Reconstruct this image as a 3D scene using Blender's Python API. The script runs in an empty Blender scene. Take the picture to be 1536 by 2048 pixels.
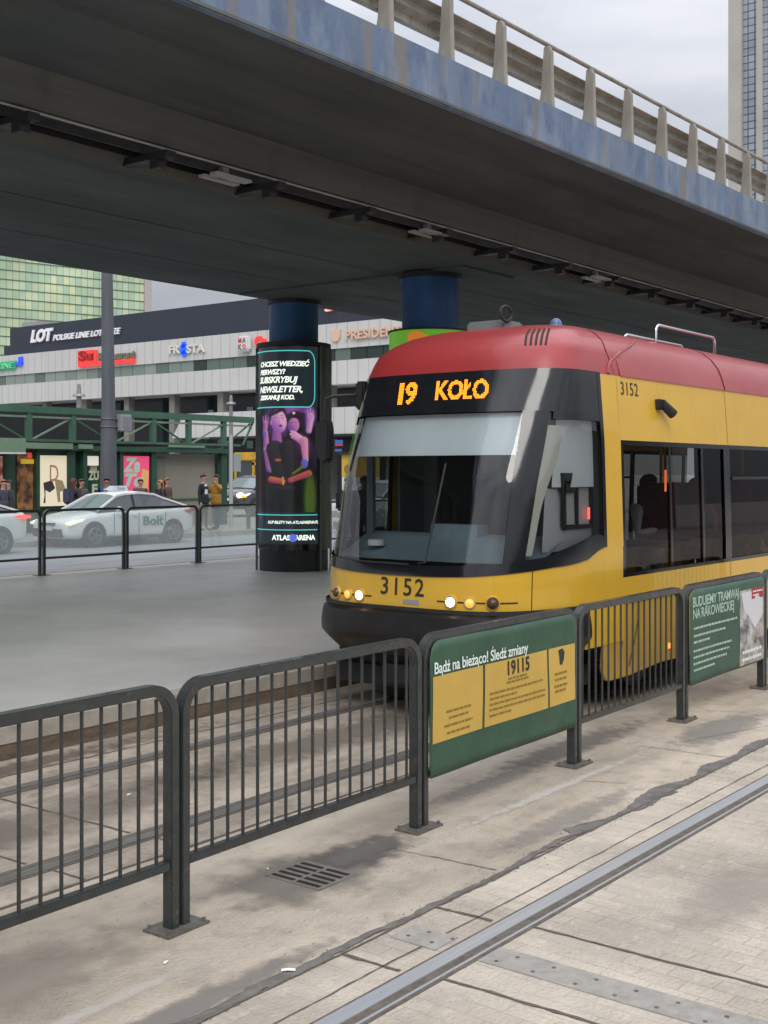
import bpy, bmesh, math, random
from mathutils import Vector, Matrix
random.seed(7)
R = math.radians
S_ = bpy.context.scene
COL = S_.collection
# world axes: X runs along the tracks (away to the right), Y across them (away to the left)
C37, S37, FPX, HC = .7918, .6108, 2427.0, 2.1

# ---------------------------------------------------------------- camera, sky, sun, exposure
cam = bpy.data.cameras.new('camera'); camo = bpy.data.objects.new('camera', cam); COL.objects.link(camo)
cam.sensor_fit = 'VERTICAL'; cam.sensor_height = 24; cam.lens = 24*FPX/2048
cam.shift_y = -78/2048; cam.clip_end = 3000; cam.clip_start = .05
camo.location = (0, 0, HC); camo.rotation_euler = (R(90), 0, math.atan2(S37, C37)-R(90))
S_.camera = camo
S_.view_settings.view_transform = 'Standard'; S_.view_settings.look = 'None'
S_.view_settings.exposure = 0.0; S_.view_settings.gamma = 1
W = bpy.data.worlds.new('World'); S_.world = W; W.use_nodes = True
nt = W.node_tree; nt.nodes.clear(); N = nt.nodes.new; LK = nt.links.new
out = N('ShaderNodeOutputWorld'); bg = N('ShaderNodeBackground'); LK(bg.outputs[0], out.inputs[0])
tc = N('ShaderNodeTexCoord'); sep = N('ShaderNodeSeparateXYZ'); LK(tc.outputs['Generated'], sep.inputs[0])
# overcast sky: zenith about three times as bright as the horizon, broken by soft cloud
mr = N('ShaderNodeMapRange'); LK(sep.outputs[2], mr.inputs[0])
mr.inputs[1].default_value = .05; mr.inputs[2].default_value = 1; mr.inputs[3].default_value = .40; mr.inputs[4].default_value = 2.55
mp = N('ShaderNodeMapping'); LK(tc.outputs['Generated'], mp.inputs[0]); mp.inputs['Scale'].default_value = (1.6, 1.6, 5.0)
nz = N('ShaderNodeTexNoise'); LK(mp.outputs[0], nz.inputs[0]); nz.inputs['Scale'].default_value = 2.2; nz.inputs['Detail'].default_value = 5; nz.inputs['Roughness'].default_value = .5
cr = N('ShaderNodeValToRGB'); LK(nz.outputs[0], cr.inputs[0])
cr.color_ramp.elements[0].position = .32; cr.color_ramp.elements[0].color = (.62, .665, .77, 1)
cr.color_ramp.elements[1].position = .66; cr.color_ramp.elements[1].color = (.99, 1.0, 1.05, 1)
sky = N('ShaderNodeTexSky'); sky.sky_type = 'NISHITA'; sky.sun_disc = False; sky.sun_elevation = R(48); sky.sun_rotation = R(222)
sc = N('ShaderNodeVectorMath'); sc.operation = 'SCALE'; LK(sky.outputs[0], sc.inputs[0]); sc.inputs['Scale'].default_value = .05
mul = N('ShaderNodeVectorMath'); mul.operation = 'SCALE'; LK(cr.outputs[0], mul.inputs[0]); LK(mr.outputs[0], mul.inputs['Scale'])
mx = N('ShaderNodeMix'); mx.data_type = 'RGBA'; mx.inputs[0].default_value = .12
LK(mul.outputs[0], mx.inputs[6]); LK(sc.outputs[0], mx.inputs[7]); LK(mx.outputs[2], bg.inputs[0]); bg.inputs[1].default_value = 1.0
sun = bpy.data.lights.new('sun', 'SUN'); sun.energy = 1.2; sun.angle = R(25); sun.color = (1, .96, .9)
so = bpy.data.objects.new('sun', sun); COL.objects.link(so); so.rotation_euler = (R(48), 0, R(-48))

# ---------------------------------------------------------------- helpers
def atY(x, Y):
    r = (x-768)/FPX; d = Y/(S37-C37*r); return C37*d+S37*r*d
def atX(x, X):
    r = (x-768)/FPX; d = X/(C37+S37*r); return S37*d-C37*r*d
def zat(y, X, Y): return HC+(946-y)/FPX*(C37*X+S37*Y)

def mat(name, col=(.5, .5, .5), rough=.5, metal=0, emit=None, es=1, alpha=None, spec=None, coat=0):
    m = bpy.data.materials.new(name); m.use_nodes = True
    b = m.node_tree.nodes['Principled BSDF']
    b.inputs['Base Color'].default_value = (*col, 1); b.inputs['Roughness'].default_value = rough; b.inputs['Metallic'].default_value = metal
    if emit: b.inputs['Emission Color'].default_value = (*emit, 1); b.inputs['Emission Strength'].default_value = es
    if spec is not None: b.inputs['Specular IOR Level'].default_value = spec
    if coat: b.inputs['Coat Weight'].default_value = coat
    return m
def noisy(m, stretch=(1, 1, 1), scale=3, amt=.35, c2=None, bump=.1, bscale=40, rvar=.1, layers=None):
    """multiply the base colour by soft stains and add a fine bump, in object space"""
    t = m.node_tree; b = t.nodes['Principled BSDF']; n = t.nodes.new; l = t.links.new
    base = tuple(b.inputs['Base Color'].default_value)
    tc = n('ShaderNodeTexCoord'); mp = n('ShaderNodeMapping'); l(tc.outputs['Object'], mp.inputs[0]); mp.inputs['Scale'].default_value = stretch
    z = n('ShaderNodeTexNoise'); l(mp.outputs[0], z.inputs[0]); z.inputs['Scale'].default_value = scale; z.inputs['Detail'].default_value = 8; z.inputs['Roughness'].default_value = .62
    r = n('ShaderNodeMapRange'); l(z.outputs[0], r.inputs[0]); r.inputs[1].default_value = .36; r.inputs[2].default_value = .64
    mx = n('ShaderNodeMix'); mx.data_type = 'RGBA'; l(r.outputs[0], mx.inputs[0])
    c2 = c2 or tuple(c*(1-amt) for c in base[:3])
    mx.inputs[6].default_value = (*c2, 1); mx.inputs[7].default_value = base
    last = mx.outputs[2]
    for (st, s, lo, hi, colr, f) in (layers or []):
        mp2 = n('ShaderNodeMapping'); l(tc.outputs['Object'], mp2.inputs[0]); mp2.inputs['Scale'].default_value = st
        z2 = n('ShaderNodeTexNoise'); l(mp2.outputs[0], z2.inputs[0]); z2.inputs['Scale'].default_value = s; z2.inputs['Detail'].default_value = 6; z2.inputs['Roughness'].default_value = .6
        r2 = n('ShaderNodeMapRange'); l(z2.outputs[0], r2.inputs[0]); r2.inputs[1].default_value = lo; r2.inputs[2].default_value = hi; r2.inputs[4].default_value = f
        m2 = n('ShaderNodeMix'); m2.data_type = 'RGBA'; l(r2.outputs[0], m2.inputs[0]); l(last, m2.inputs[6]); m2.inputs[7].default_value = (*colr, 1); last = m2.outputs[2]
    l(last, b.inputs['Base Color'])
    if rvar:
        rr = n('ShaderNodeMapRange'); l(z.outputs[0], rr.inputs[0]); rr.inputs[1].default_value = .3; rr.inputs[2].default_value = .7
        ro = b.inputs['Roughness'].default_value; rr.inputs[3].default_value = min(1, ro+rvar); rr.inputs[4].default_value = max(0, ro-rvar); l(rr.outputs[0], b.inputs['Roughness'])
    if bump:
        z3 = n('ShaderNodeTexNoise'); l(tc.outputs['Object'], z3.inputs[0]); z3.inputs['Scale'].default_value = bscale; z3.inputs['Detail'].default_value = 5
        bp = n('ShaderNodeBump'); l(z3.outputs[0], bp.inputs['Height']); bp.inputs['Strength'].default_value = bump; bp.inputs['Distance'].default_value = .02; l(bp.outputs[0], b.inputs['Normal'])
    return m
def glassy(name, tint=(.8, .85, .85), refl=.5, rough=.02, opaque=0.0, opcol=(.5, .5, .5)):
    """thin pane: tinted see-through, mirror reflection that grows at grazing angles, optional milky film"""
    m = bpy.data.materials.new(name); m.use_nodes = True; t = m.node_tree; t.nodes.clear(); n = t.nodes.new; l = t.links.new
    o = n('ShaderNodeOutputMaterial'); tr = n('ShaderNodeBsdfTransparent'); tr.inputs[0].default_value = (*tint, 1)
    g = n('ShaderNodeBsdfGlossy'); g.inputs['Roughness'].default_value = rough; g.inputs[0].default_value = (1, 1, 1, 1)
    lw = n('ShaderNodeLayerWeight'); lw.inputs[0].default_value = .35
    k = n('ShaderNodeMath'); k.operation = 'MULTIPLY_ADD'; l(lw.outputs['Fresnel'], k.inputs[0]); k.inputs[1].default_value = refl; k.inputs[2].default_value = .03*min(1, refl*2)
    a = tr.outputs[0]
    if opaque:
        df = n('ShaderNodeBsdfTranslucent'); df.inputs[0].default_value = (*opcol, 1); m1 = n('ShaderNodeMixShader'); m1.inputs[0].default_value = opaque; l(a, m1.inputs[1]); l(df.outputs[0], m1.inputs[2]); a = m1.outputs[0]
    m2 = n('ShaderNodeMixShader'); l(k.outputs[0], m2.inputs[0]); l(a, m2.inputs[1]); l(g.outputs[0], m2.inputs[2]); l(m2.outputs[0], o.inputs[0])
    return m

def tag(o, label=None, cat=None, group=None, kind=None):
    if label: o['label'] = label
    if cat: o['category'] = cat
    if group: o['group'] = group
    if kind: o['kind'] = kind
    return o
def empty(name, loc=(0, 0, 0), label=None, cat=None, group=None, rz=0):
    o = bpy.data.objects.new(name, None); COL.objects.link(o); o.location = loc; o.rotation_euler = (0, 0, rz); o.empty_display_size = .2
    return tag(o, label, cat, group)
def wloc(o):
    v = Vector((0, 0, 0))
    while o is not None: v += o.location; o = o.parent
    return v
class MB:
    def __init__(s): s.v = []; s.f = []; s.m = []; s.k = 0
    def vert(s, p): s.v.append(tuple(p)); return len(s.v)-1
    def face(s, idx): s.f.append(tuple(idx)); s.m.append(s.k)
    def poly(s, pts): s.face([s.vert(p) for p in pts]); return s
    def box(s, x0, x1, y0, y1, z0, z1):
        i = [s.vert(p) for p in ((x0, y0, z0), (x1, y0, z0), (x1, y1, z0), (x0, y1, z0), (x0, y0, z1), (x1, y0, z1), (x1, y1, z1), (x0, y1, z1))]
        for q in ((0, 3, 2, 1), (4, 5, 6, 7), (0, 1, 5, 4), (1, 2, 6, 5), (2, 3, 7, 6), (3, 0, 4, 7)): s.face([i[a] for a in q])
        return s
    def cyl(s, p0, p1, r0, r1=None, n=12, caps=True):
        r1 = r0 if r1 is None else r1; p0 = Vector(p0); p1 = Vector(p1); d = (p1-p0).normalized()
        a = d.orthogonal().normalized(); b = d.cross(a); i0 = []; i1 = []
        for k in range(n):
            t = 2*math.pi*k/n; u = a*math.cos(t)+b*math.sin(t); i0.append(s.vert(p0+u*r0)); i1.append(s.vert(p1+u*r1))
        for k in range(n): s.face((i0[k], i0[(k+1) % n], i1[(k+1) % n], i1[k]))
        if caps: s.face(i0[::-1]); s.face(i1)
        return s
    def tube(s, pts, r, n=8):
        pts = [Vector(p) for p in pts]; rings = []; a = None
        for i, p in enumerate(pts):
            d = ((pts[min(i+1, len(pts)-1)]-p).normalized()+(p-pts[max(i-1, 0)]).normalized()).normalized()
            a = d.orthogonal().normalized() if a is None else (a-d*a.dot(d)).normalized(); b = d.cross(a)
            rings.append([s.vert(p+(a*math.cos(2*math.pi*k/n)+b*math.sin(2*math.pi*k/n))*r) for k in range(n)])
        for q in range(len(rings)-1):
            for k in range(n): s.face((rings[q][k], rings[q][(k+1) % n], rings[q+1][(k+1) % n], rings[q+1][k]))
        s.face(rings[0][::-1]); s.face(rings[-1]); return s
    def bar(s, pts, w, d, wdir):
        """rectangular bar along pts: w across in the plane of bending, d along wdir"""
        pts = [Vector(p) for p in pts]; wd = Vector(wdir).normalized(); rings = []
        for i, p in enumerate(pts):
            t = ((pts[min(i+1, len(pts)-1)]-p).normalized()+(p-pts[max(i-1, 0)]).normalized()).normalized(); c = t.cross(wd).normalized()
            rings.append([s.vert(p+c*(w/2*a)+wd*(d/2*b)) for a, b in ((1, 1), (1, -1), (-1, -1), (-1, 1))])
        for q in range(len(rings)-1):
            for k in range(4): s.face((rings[q][k], rings[q][(k+1) % 4], rings[q+1][(k+1) % 4], rings[q+1][k]))
        s.face(rings[0][::-1]); s.face(rings[-1]); return s
    def ext(s, poly, a, b, f):
        """extrude a 2-D polygon between a and b; f(u,v,w) gives the 3-D point"""
        i0 = [s.vert(f(u, v, a)) for u, v in poly]; i1 = [s.vert(f(u, v, b)) for u, v in poly]; n = len(poly)
        for k in range(n): s.face((i0[k], i0[(k+1) % n], i1[(k+1) % n], i1[k]))
        s.face(i0[::-1]); s.face(i1); return s
    def grid(s, f, nu, nv, closed=False):
        i = [[s.vert(f(a/nu, b/nv)) for b in range(nv+1)] for a in range(nu+1)]
        for a in range(nu):
            for b in range(nv): s.face((i[a][b], i[a+1][b], i[a+1][b+1], i[a][b+1]))
        return s
    def sph(s, c, r, n=10, sz=1, sx=1, sy=1):
        return s.grid(lambda u, v: (c[0]+r*sx*math.sin(math.pi*v)*math.cos(2*math.pi*u), c[1]+r*sy*math.sin(math.pi*v)*math.sin(2*math.pi*u), c[2]+r*sz*math.cos(math.pi*v)), n*2, n)
    def add(s, mesh, M):
        b = len(s.v); s.v += [tuple(M @ v.co) for v in mesh.vertices]
        for p in mesh.polygons: s.f.append(tuple(b+i for i in p.vertices)); s.m.append(s.k)
        return s
    def build(s, name, mats, parent=None, smooth=False, bevel=0, weld=False, local=False, fix=True):
        me = bpy.data.meshes.new(name); off = wloc(parent) if (parent is not None and not local) else Vector((0, 0, 0))
        me.from_pydata([tuple(Vector(p)-off) for p in s.v], [], s.f)
        mats = mats if isinstance(mats, (list, tuple)) else [mats]
        for m in mats: me.materials.append(m)
        for p, k in zip(me.polygons, s.m): p.material_index = k
        bm = bmesh.new(); bm.from_mesh(me)
        if weld or smooth: bmesh.ops.remove_doubles(bm, verts=bm.verts, dist=1e-5)
        if fix: bmesh.ops.recalc_face_normals(bm, faces=bm.faces)
        if bevel: bmesh.ops.bevel(bm, geom=[e for e in bm.edges if e.is_manifold and e.calc_face_angle(0) > .5], offset=bevel, segments=2, affect='EDGES')
        bm.to_mesh(me); bm.free()
        o = bpy.data.objects.new(name, me); COL.objects.link(o); o.parent = parent
        if smooth:
            for p in me.polygons: p.use_smooth = True
            try: me.set_sharp_from_angle(angle=R(38))
            except Exception: pass
        return o
def struct(o): o['kind'] = 'structure'; return o
def copy_tree(o, parent=None):
    c = o.copy(); COL.objects.link(c); c.parent = parent
    for ch in [x for x in bpy.data.objects if x.parent == o]: copy_tree(ch, c)
    return c

_fc = {}
def text_mesh(s, size=1, shear=0, bold=.0, depth=.01, align='CENTER', space=1.0):
    key = (s, size, shear, bold, depth, align, space)
    if key not in _fc:
        c = bpy.data.curves.new('t', 'FONT'); c.body = s; c.size = size; c.shear = shear; c.offset = bold; c.extrude = depth/2; c.align_x = align; c.align_y = 'CENTER'; c.space_character = space; c.resolution_u = 3
        o = bpy.data.objects.new('t', c); COL.objects.link(o); dg = bpy.context.evaluated_depsgraph_get()
        _fc[key] = bpy.data.meshes.new_from_object(o.evaluated_get(dg)); bpy.data.objects.remove(o)
    return _fc[key]
def text_into(mb, s, f, size=1, **k):
    """lay text through f(u, v, w) -> 3-D point"""
    me = text_mesh(s, size, **k); b = len(mb.v)
    mb.v += [tuple(f(v.co.x, v.co.y, v.co.z)) for v in me.vertices]
    for p in me.polygons: mb.f.append(tuple(b+i for i in p.vertices)); mb.m.append(mb.k)
    return mb

# ---------------------------------------------------------------- materials
M = {}
M['concrete'] = noisy(mat('ground concrete', (.56, .48, .38), .88), (.5, 1.4, 1), 1.1, .40, bump=.8, bscale=55,
    layers=[((1, 1, 1), 5, .50, .72, (.25, .22, .185), .6), ((.15, 2.2, 1), 1.1, .55, .75, (.60, .55, .48), .6), ((1, 1, 1), 60, .60, .72, (.26, .23, .2), .35), ((.4, 1, 1), .55, .56, .7, (.33, .30, .26), .5)])
M['slab'] = noisy(mat('slab concrete', (.57, .50, .41), .88), (1.2, .8, 1), 1.3, .32, bump=.8, bscale=45,
    layers=[((6, .7, 1), 2.2, .52, .72, (.38, .34, .29), .6), ((1, 1, 1), 14, .55, .75, (.66, .60, .52), .5), ((1, 1, 1), 70, .60, .7, (.25, .22, .19), .35)])
M['bed'] = noisy(mat('track bed concrete', (.47, .40, .32), .9), (.6, 1.6, 1), 1.6, .42, bump=.5, bscale=45,
    layers=[((1, 1, 1), 5, .50, .68, (.20, .17, .135), .75), ((.12, 3, 1), 1.6, .52, .7, (.22, .19, .155), .7), ((1, 1, 1), 60, .6, .7, (.25, .22, .19), .3)])
M['rut'] = noisy(mat('worn asphalt edge', (.19, .175, .16), .9), (1, 1, 1), 9, .4, bump=.6, bscale=60)
def pavers(m, bw=.21, bh=.105, f=.75):
    t = m.node_tree; n = t.nodes.new; l = t.links.new; b = t.nodes['Principled BSDF']; src = b.inputs['Base Color'].links[0].from_socket
    tc = n('ShaderNodeTexCoord'); mp = n('ShaderNodeMapping'); l(tc.outputs['Object'], mp.inputs[0]); mp.inputs['Rotation'].default_value = (0, 0, R(93))
    br = n('ShaderNodeTexBrick'); l(mp.outputs[0], br.inputs[0]); br.inputs['Scale'].default_value = 1; br.inputs['Brick Width'].default_value = bw; br.inputs['Row Height'].default_value = bh; br.inputs['Mortar Size'].default_value = .006; br.inputs['Mortar Smooth'].default_value = 1; br.inputs['Color1'].default_value = (.9, .9, .9, 1); br.inputs['Color2'].default_value = (1.06, 1.05, 1.04, 1); br.inputs['Mortar'].default_value = (.62, .60, .57, 1)
    z = n('ShaderNodeTexNoise'); l(tc.outputs['Object'], z.inputs[0]); z.inputs['Scale'].default_value = 1.8; z.inputs['Detail'].default_value = 5
    r = n('ShaderNodeMapRange'); l(z.outputs[0], r.inputs[0]); r.inputs[1].default_value = .36; r.inputs[2].default_value = .56; r.inputs[4].default_value = f
    mx = n('ShaderNodeMix'); mx.data_type = 'RGBA'; mx.blend_type = 'MULTIPLY'; l(r.outputs[0], mx.inputs[0]); l(src, mx.inputs[6]); l(br.outputs[0], mx.inputs[7]); l(mx.outputs[2], b.inputs['Base Color'])
pavers(M['slab'])
M['gap'] = noisy(mat('dirt joint', (.15, .125, .10), .95), (1, 1, 1), 20, .4, bump=.3)
M['steelrail'] = noisy(mat('polished rail', (.56, .58, .61), .36, .45, spec=.9), (.3, 8, 1), 6, .25, bump=0, rvar=.1)
M['platform'] = noisy(mat('platform asphalt', (.50, .485, .465), .42, spec=.5), (.6, .6, 1), .9, .22, bump=.15, bscale=70, rvar=.12,
    layers=[((.2, 1.2, 1), .8, .5, .75, (.43, .43, .41), .7)])
M['kerb'] = noisy(mat('platform edge stone', (.42, .38, .32), .8), (1, 1, 1), 5, .3)
M['kerbface'] = noisy(mat('platform edge face', (.17, .125, .085), .85), (1, 1, 3), 4, .4, bump=.4)
M['road'] = noisy(mat('road asphalt', (.30, .31, .32), .7), (.4, 1, 1), 1.2, .15, bump=.1, bscale=80)
M['pave'] = noisy(mat('pavement', (.33, .32, .30), .8), (1, 1, 1), 2, .2)
M['fence'] = noisy(mat('anthracite paint', (.036, .042, .042), .36, spec=.6, coat=.25), (1, 1, 1), 14, .35, bump=.2, bscale=90, layers=[((1, 1, 1), 55, .66, .70, (.16, .09, .05), .8), ((1, 1, 1), 22, .62, .72, (.14, .13, .12), .5)])
M['plate'] = noisy(mat('galvanised base plate', (.22, .205, .18), .6, .5), (1, 1, 1), 16, .4, bump=.3)
M['dark'] = mat('black rubber', (.015, .015, .017), .6)
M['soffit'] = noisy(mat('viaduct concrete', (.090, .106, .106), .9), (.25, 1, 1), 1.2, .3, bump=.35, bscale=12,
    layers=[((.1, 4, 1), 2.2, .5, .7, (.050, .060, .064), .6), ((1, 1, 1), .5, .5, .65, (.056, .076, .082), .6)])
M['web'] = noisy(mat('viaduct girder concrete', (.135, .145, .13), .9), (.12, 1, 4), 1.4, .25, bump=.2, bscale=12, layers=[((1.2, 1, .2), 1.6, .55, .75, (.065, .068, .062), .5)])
fa = mat('weathered blue paint', (.105, .162, .265), .6)
noisy(fa, (.7, 1, .5), 1.3, .3, c2=(.18, .235, .32), bump=.2, bscale=20,
    layers=[((1.3, 1, .45), 2.3, .49, .64, (.22, .285, .37), .75), ((1.6, 1, .12), 1.5, .53, .62, (.21, .19, .165), .9), ((1.2, 1, .6), 3.4, .50, .66, (.085, .13, .22), .7)])
M['fascia'] = fa
M['beige'] = noisy(mat('beige railing paint', (.36, .335, .285), .6), (1, 1, .3), 4, .3, bump=.1, layers=[((3, 3, .6), 3, .56, .68, (.15, .12, .09), .5)])
M['zinc'] = noisy(mat('zinc rail', (.33, .33, .34), .45, .6), (1, 1, 1), 6, .3)
M['bluecol'] = noisy(mat('deep blue column paint', (.025, .115, .30), .5), (1, 1, .3), 2, .35, bump=.1)
M['black'] = noisy(mat('black gloss trim', (.012, .013, .016), .12, spec=.6), (1, 1, 1), 6, .3, bump=0, rvar=.05)
M['matblack'] = noisy(mat('matt black', (.02, .02, .022), .55), (1, 1, 1), 6, .3, bump=0)
M['yellow'] = noisy(mat('tram yellow', (.76, .45, .035), .34, coat=.5), (.4, .4, 1), 1.2, .12, bump=.02, bscale=3, rvar=.05, layers=[((1, 1, 3), 2.5, .58, .8, (.5, .30, .03), .4), ((3, 3, .25), 4, .56, .75, (.40, .26, .06), .30), ((1, 1, 1), 60, .66, .72, (.25, .16, .05), .4)])
M['skirt'] = noisy(mat('browned tram yellow', (.62, .37, .045), .45), (1, 1, .5), 2, .25, bump=.02, rvar=.05, layers=[((1, 1, 1), 1.2, .5, .7, (.33, .23, .09), .5)])  # brown tint carries the ground's reflection as well as grime
M['red'] = noisy(mat('tram roof red', (.37, .034, .034), .36, coat=.22), (.5, .5, 1), 1.5, .15, bump=.02, bscale=3, rvar=.06, layers=[((1, 1, 1), 4, .6, .8, (.42, .09, .08), .25)])
M['seam'] = mat('panel seam', (.03, .02, .012), .8)
M['wglass'] = glassy('windscreen glass', (.84, .88, .88), .75, .015)
M['sglass'] = glassy('tinted side glass', (.50, .50, .49), .32, .012)
M['cglass'] = glassy('cab side glass', (.86, .88, .88), .8, .012)
M['milky'] = glassy('frosted barrier glass', (.92, .96, .95), .2, .06, .19, (.86, .90, .89))
M['blind'] = noisy(mat('grey roller blind', (.74, .78, .80), .7), (1, 1, 1), 2, .08, bump=0)
M['cabgrey'] = noisy(mat('cab grey panel', (.20, .225, .235), .6), (1, 1, 1), 3, .15, bump=0)
M['dash'] = noisy(mat('dashboard', (.19, .25, .285), .6), (1, 1, 1), 3, .15, bump=.05)
M['interior'] = noisy(mat('interior dark', (.045, .046, .05), .7), (1, 1, 1), 3, .3, bump=0)
M['white'] = noisy(mat('white plastic', (.75, .75, .74), .4), (1, 1, 1), 3, .1, bump=0)
M['led'] = mat('amber display letters', (.5, .2, 0), .5, emit=(1, .27, .012), es=2.3)
M['head'] = mat('headlamp', (1, .9, .6), .2, emit=(1, .76, .38), es=4.5)
M['amber'] = mat('amber lamp', (1, .45, .1), .2, emit=(1, .26, .03), es=1.7)
M['redlamp'] = mat('red lamp', (1, .1, .08), .2, emit=(1, .08, .06), es=3)
M['numeral'] = mat('black numerals', (.03, .025, .02), .5)
M['farrail'] = noisy(mat('dull rail', (.21, .20, .19), .4, .3), (.3, 8, 1), 6, .35, bump=0, rvar=.1)
# ---------------------------------------------------------------- ground, tracks, platform, road
def sheet(name, x0, x1, y0, y1, z, m): return struct(MB().poly([(x0, y0, z), (x1, y0, z), (x1, y1, z), (x0, y1, z)]).build(name, m))
sheet('ground', -1200, 1200, -1200, 1200, -.05, M['pave'])
XA, XB = -40, 160
struct(MB().box(XA, XB, -9, 3.40, -.3, 0).build('track_slab', M['slab']))
struct(MB().box(XA, XB, 3.40, 5.02, -.3, -.003).build('concrete_strip', M['concrete']))
struct(MB().box(XA, XB, 5.02, 7.62, -.3, -.001).build('track_bed', M['bed']))
pb = MB().box(XA, XB, 7.62, 19.0, -.3, .236); struct(pb.build('platform', M['platform']))
struct(MB().box(XA, XB, 7.60, 7.80, .12, .242).box(XA, XB, 18.72, 19.02, .0, .243).build('platform_kerb', M['kerb']))
struct(MB().box(XA, XB, 7.607, 7.64, -.2, .12).build('platform_face', M['kerbface']))
struct(MB().box(XA, XB, 19.0, 27.4, -.3, .12).build('road', M['road']))
struct(MB().box(XA, 400, 27.4, 220, -.3, .262).build('pavement', M['pave']))
struct(MB().box(XA, XB, 27.3, 27.52, 0, .27).build('road_kerb', M['kerb']))
rm = MB()
for k in range(-4, 24): rm.poly([(k*6, 23.1, .125), (k*6+3, 23.1, .125), (k*6+3, 23.22, .125), (k*6, 23.22, .125)])
rm.poly([(XA, 19.35, .125), (XB, 19.35, .125), (XB, 19.47, .125), (XA, 19.47, .125)])
struct(rm.build('road_marking', noisy(mat('worn road paint', (.62, .62, .6), .7), scale=6, amt=.3)))
# rails: polished head, dark groove, lip
rl = MB(); gr = MB()
def railline(y, s):
    rl.box(XA, XB, *sorted((y, y+s*.078)), -.02, .009); rl.box(XA, XB, *sorted((y-s*.058, y-s*.044)), -.02, .006)
    gr.box(XA, XB, *sorted((y-s*.044, y)), -.02, .0045)
    gr.box(XA, XB, *sorted((y+s*.078, y+s*.098)), -.02, .0035); gr.box(XA, XB, *sorted((y-s*.076, y-s*.058)), -.02, .0032)
railline(2.950, 1); railline(1.53, -1); struct(rl.build('near_rails', M['steelrail'])); rl = MB()
railline(5.40, -1); railline(6.835, 1)
struct(rl.build('tram_rails', M['farrail'])); struct(gr.build('rail_grooves', M['gap']))
# wandering joints in the slabs
def wob(p, q, w, z, mb, n=26, amp=.012, seed=0):
    rn = random.Random(seed); a = []; b = []
    p = Vector(p); q = Vector(q); d = (q-p).normalized(); c = Vector((-d.y, d.x)); off = 0
    for i in range(n+1):
        off = off*.6+rn.uniform(-amp, amp)*.45; ww = w*rn.uniform(.5, 1.3); m = p+(q-p)*i/n+c*off
        a.append((*(m+c*ww/2), z)); b.append((*(m-c*ww/2), z))
    ia = [mb.vert(t) for t in a]; ib = [mb.vert(t) for t in b]
    for i in range(n): mb.face((ia[i], ib[i], ib[i+1], ia[i+1]))
jt = MB()
sd = 1
for X in (-2.2, -1.46, 4.14, 4.86, 10.5, 11.2, 16.9, 17.6, 23.3, 24.0):
    wob((X+.07, -6), (X+.03, 1.43), .022, .004, jt, 60, .01, sd); wob((X+.02, 1.63), (X, 2.90), .020, .004, jt, 26, .008, sd+1); wob((X-.05, 3.07), (X-.06, 3.38), .02, .004, jt, 10, .006, sd+2)
    wob((X-.16, 5.50), (X-.18, 6.74), .018, .003, jt, 26, .008, sd+3); wob((X-.14, 6.94), (X-.14, 7.58), .018, .003, jt, 10, .006, sd+4); wob((X-.12, 5.05), (X-.13, 5.3), .015, .003, jt, 8, .006, sd+5); sd += 7
for X in (5.40, 8.6, 13.1, 2.1): wob((X, 4.15), (X+.05, 3.45), .010, .001, jt, 26, .01, sd); sd += 1
wob((2, 5.03), (20, 5.03), .022, .003, jt, 160, .006, 3); wob((2, 7.2), (20, 7.2), .015, .003, jt, 160, .006, 3)
wob((8.9, 3.95), (10.2, 3.55), .007, .001, jt, 26, .012, 91); wob((7.35, 4.05), (7.5, 3.72), .006, .001, jt, 12, .012, 92)
struct(jt.build('slab_joints', M['gap']))
# broken asphalt edge along the slab, wide and ragged in places
ed = MB(); rn = random.Random(5); pa = []; off = 0
xs = [2.0+i*.035 for i in range(640)]
ia = []; ib = []
for x in xs:
    off = off*.93+rn.uniform(-.008, .008)
    wide = .025+.10*max(0, math.sin(x*1.05-1.2))**2*(.6+.4*math.sin(x*7))+(.09 if 6.3 < x < 8.0 else 0)*(.5+.5*math.sin(x*5.3))
    y = 3.405+off; ia.append(ed.vert((x, y+wide+rn.uniform(0, .012), .0015))); ib.append(ed.vert((x, y-.012-rn.uniform(0, .012)-(.04 if 6.9 < x < 7.5 else 0)*abs(math.sin(x*6)), .0045)))
for i in range(len(xs)-1): ed.face((ia[i], ib[i], ib[i+1], ia[i+1]))
struct(ed.build('worn_edge', M['rut']))
c2 = MB(); wob((2, 3.385), (20, 3.385), .012, .0055, c2, 300, .012, 12); wob((2, 3.16), (20, 3.12), .008, .004, c2, 300, .008, 13); struct(c2.build('edge_crack', M['gap']))
# steel cover plates with bolt holes between the slabs
platem = noisy(mat('worn cover strip', (.36, .335, .30), .7), (1, 1, 1), 12, .25, bump=.3)
for bx in (4.36, 10.68, 17.1):
    p = MB().box(bx, bx+.185, 3.08, 3.33, -.01, .0045).box(bx+.03, bx+.215, .2, 1.42, -.01, .0045).box(bx+.02, bx+.205, 1.64, 2.87, -.01, .0045); o = struct(p.build('cover_strip', platem))
    h = MB()
    for j, y in enumerate([2.80, 2.62, 2.42, 2.24, 2.06, 1.86, 1.74, 3.27, 3.14]):
        for q, xx in enumerate((bx+.06, bx+.15)):
            h.cyl((xx, y-.05*q, .003), (xx, y-.05*q, .0062), .0095, n=12)
    struct(h.build('bolt_holes', M['gap']))
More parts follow.
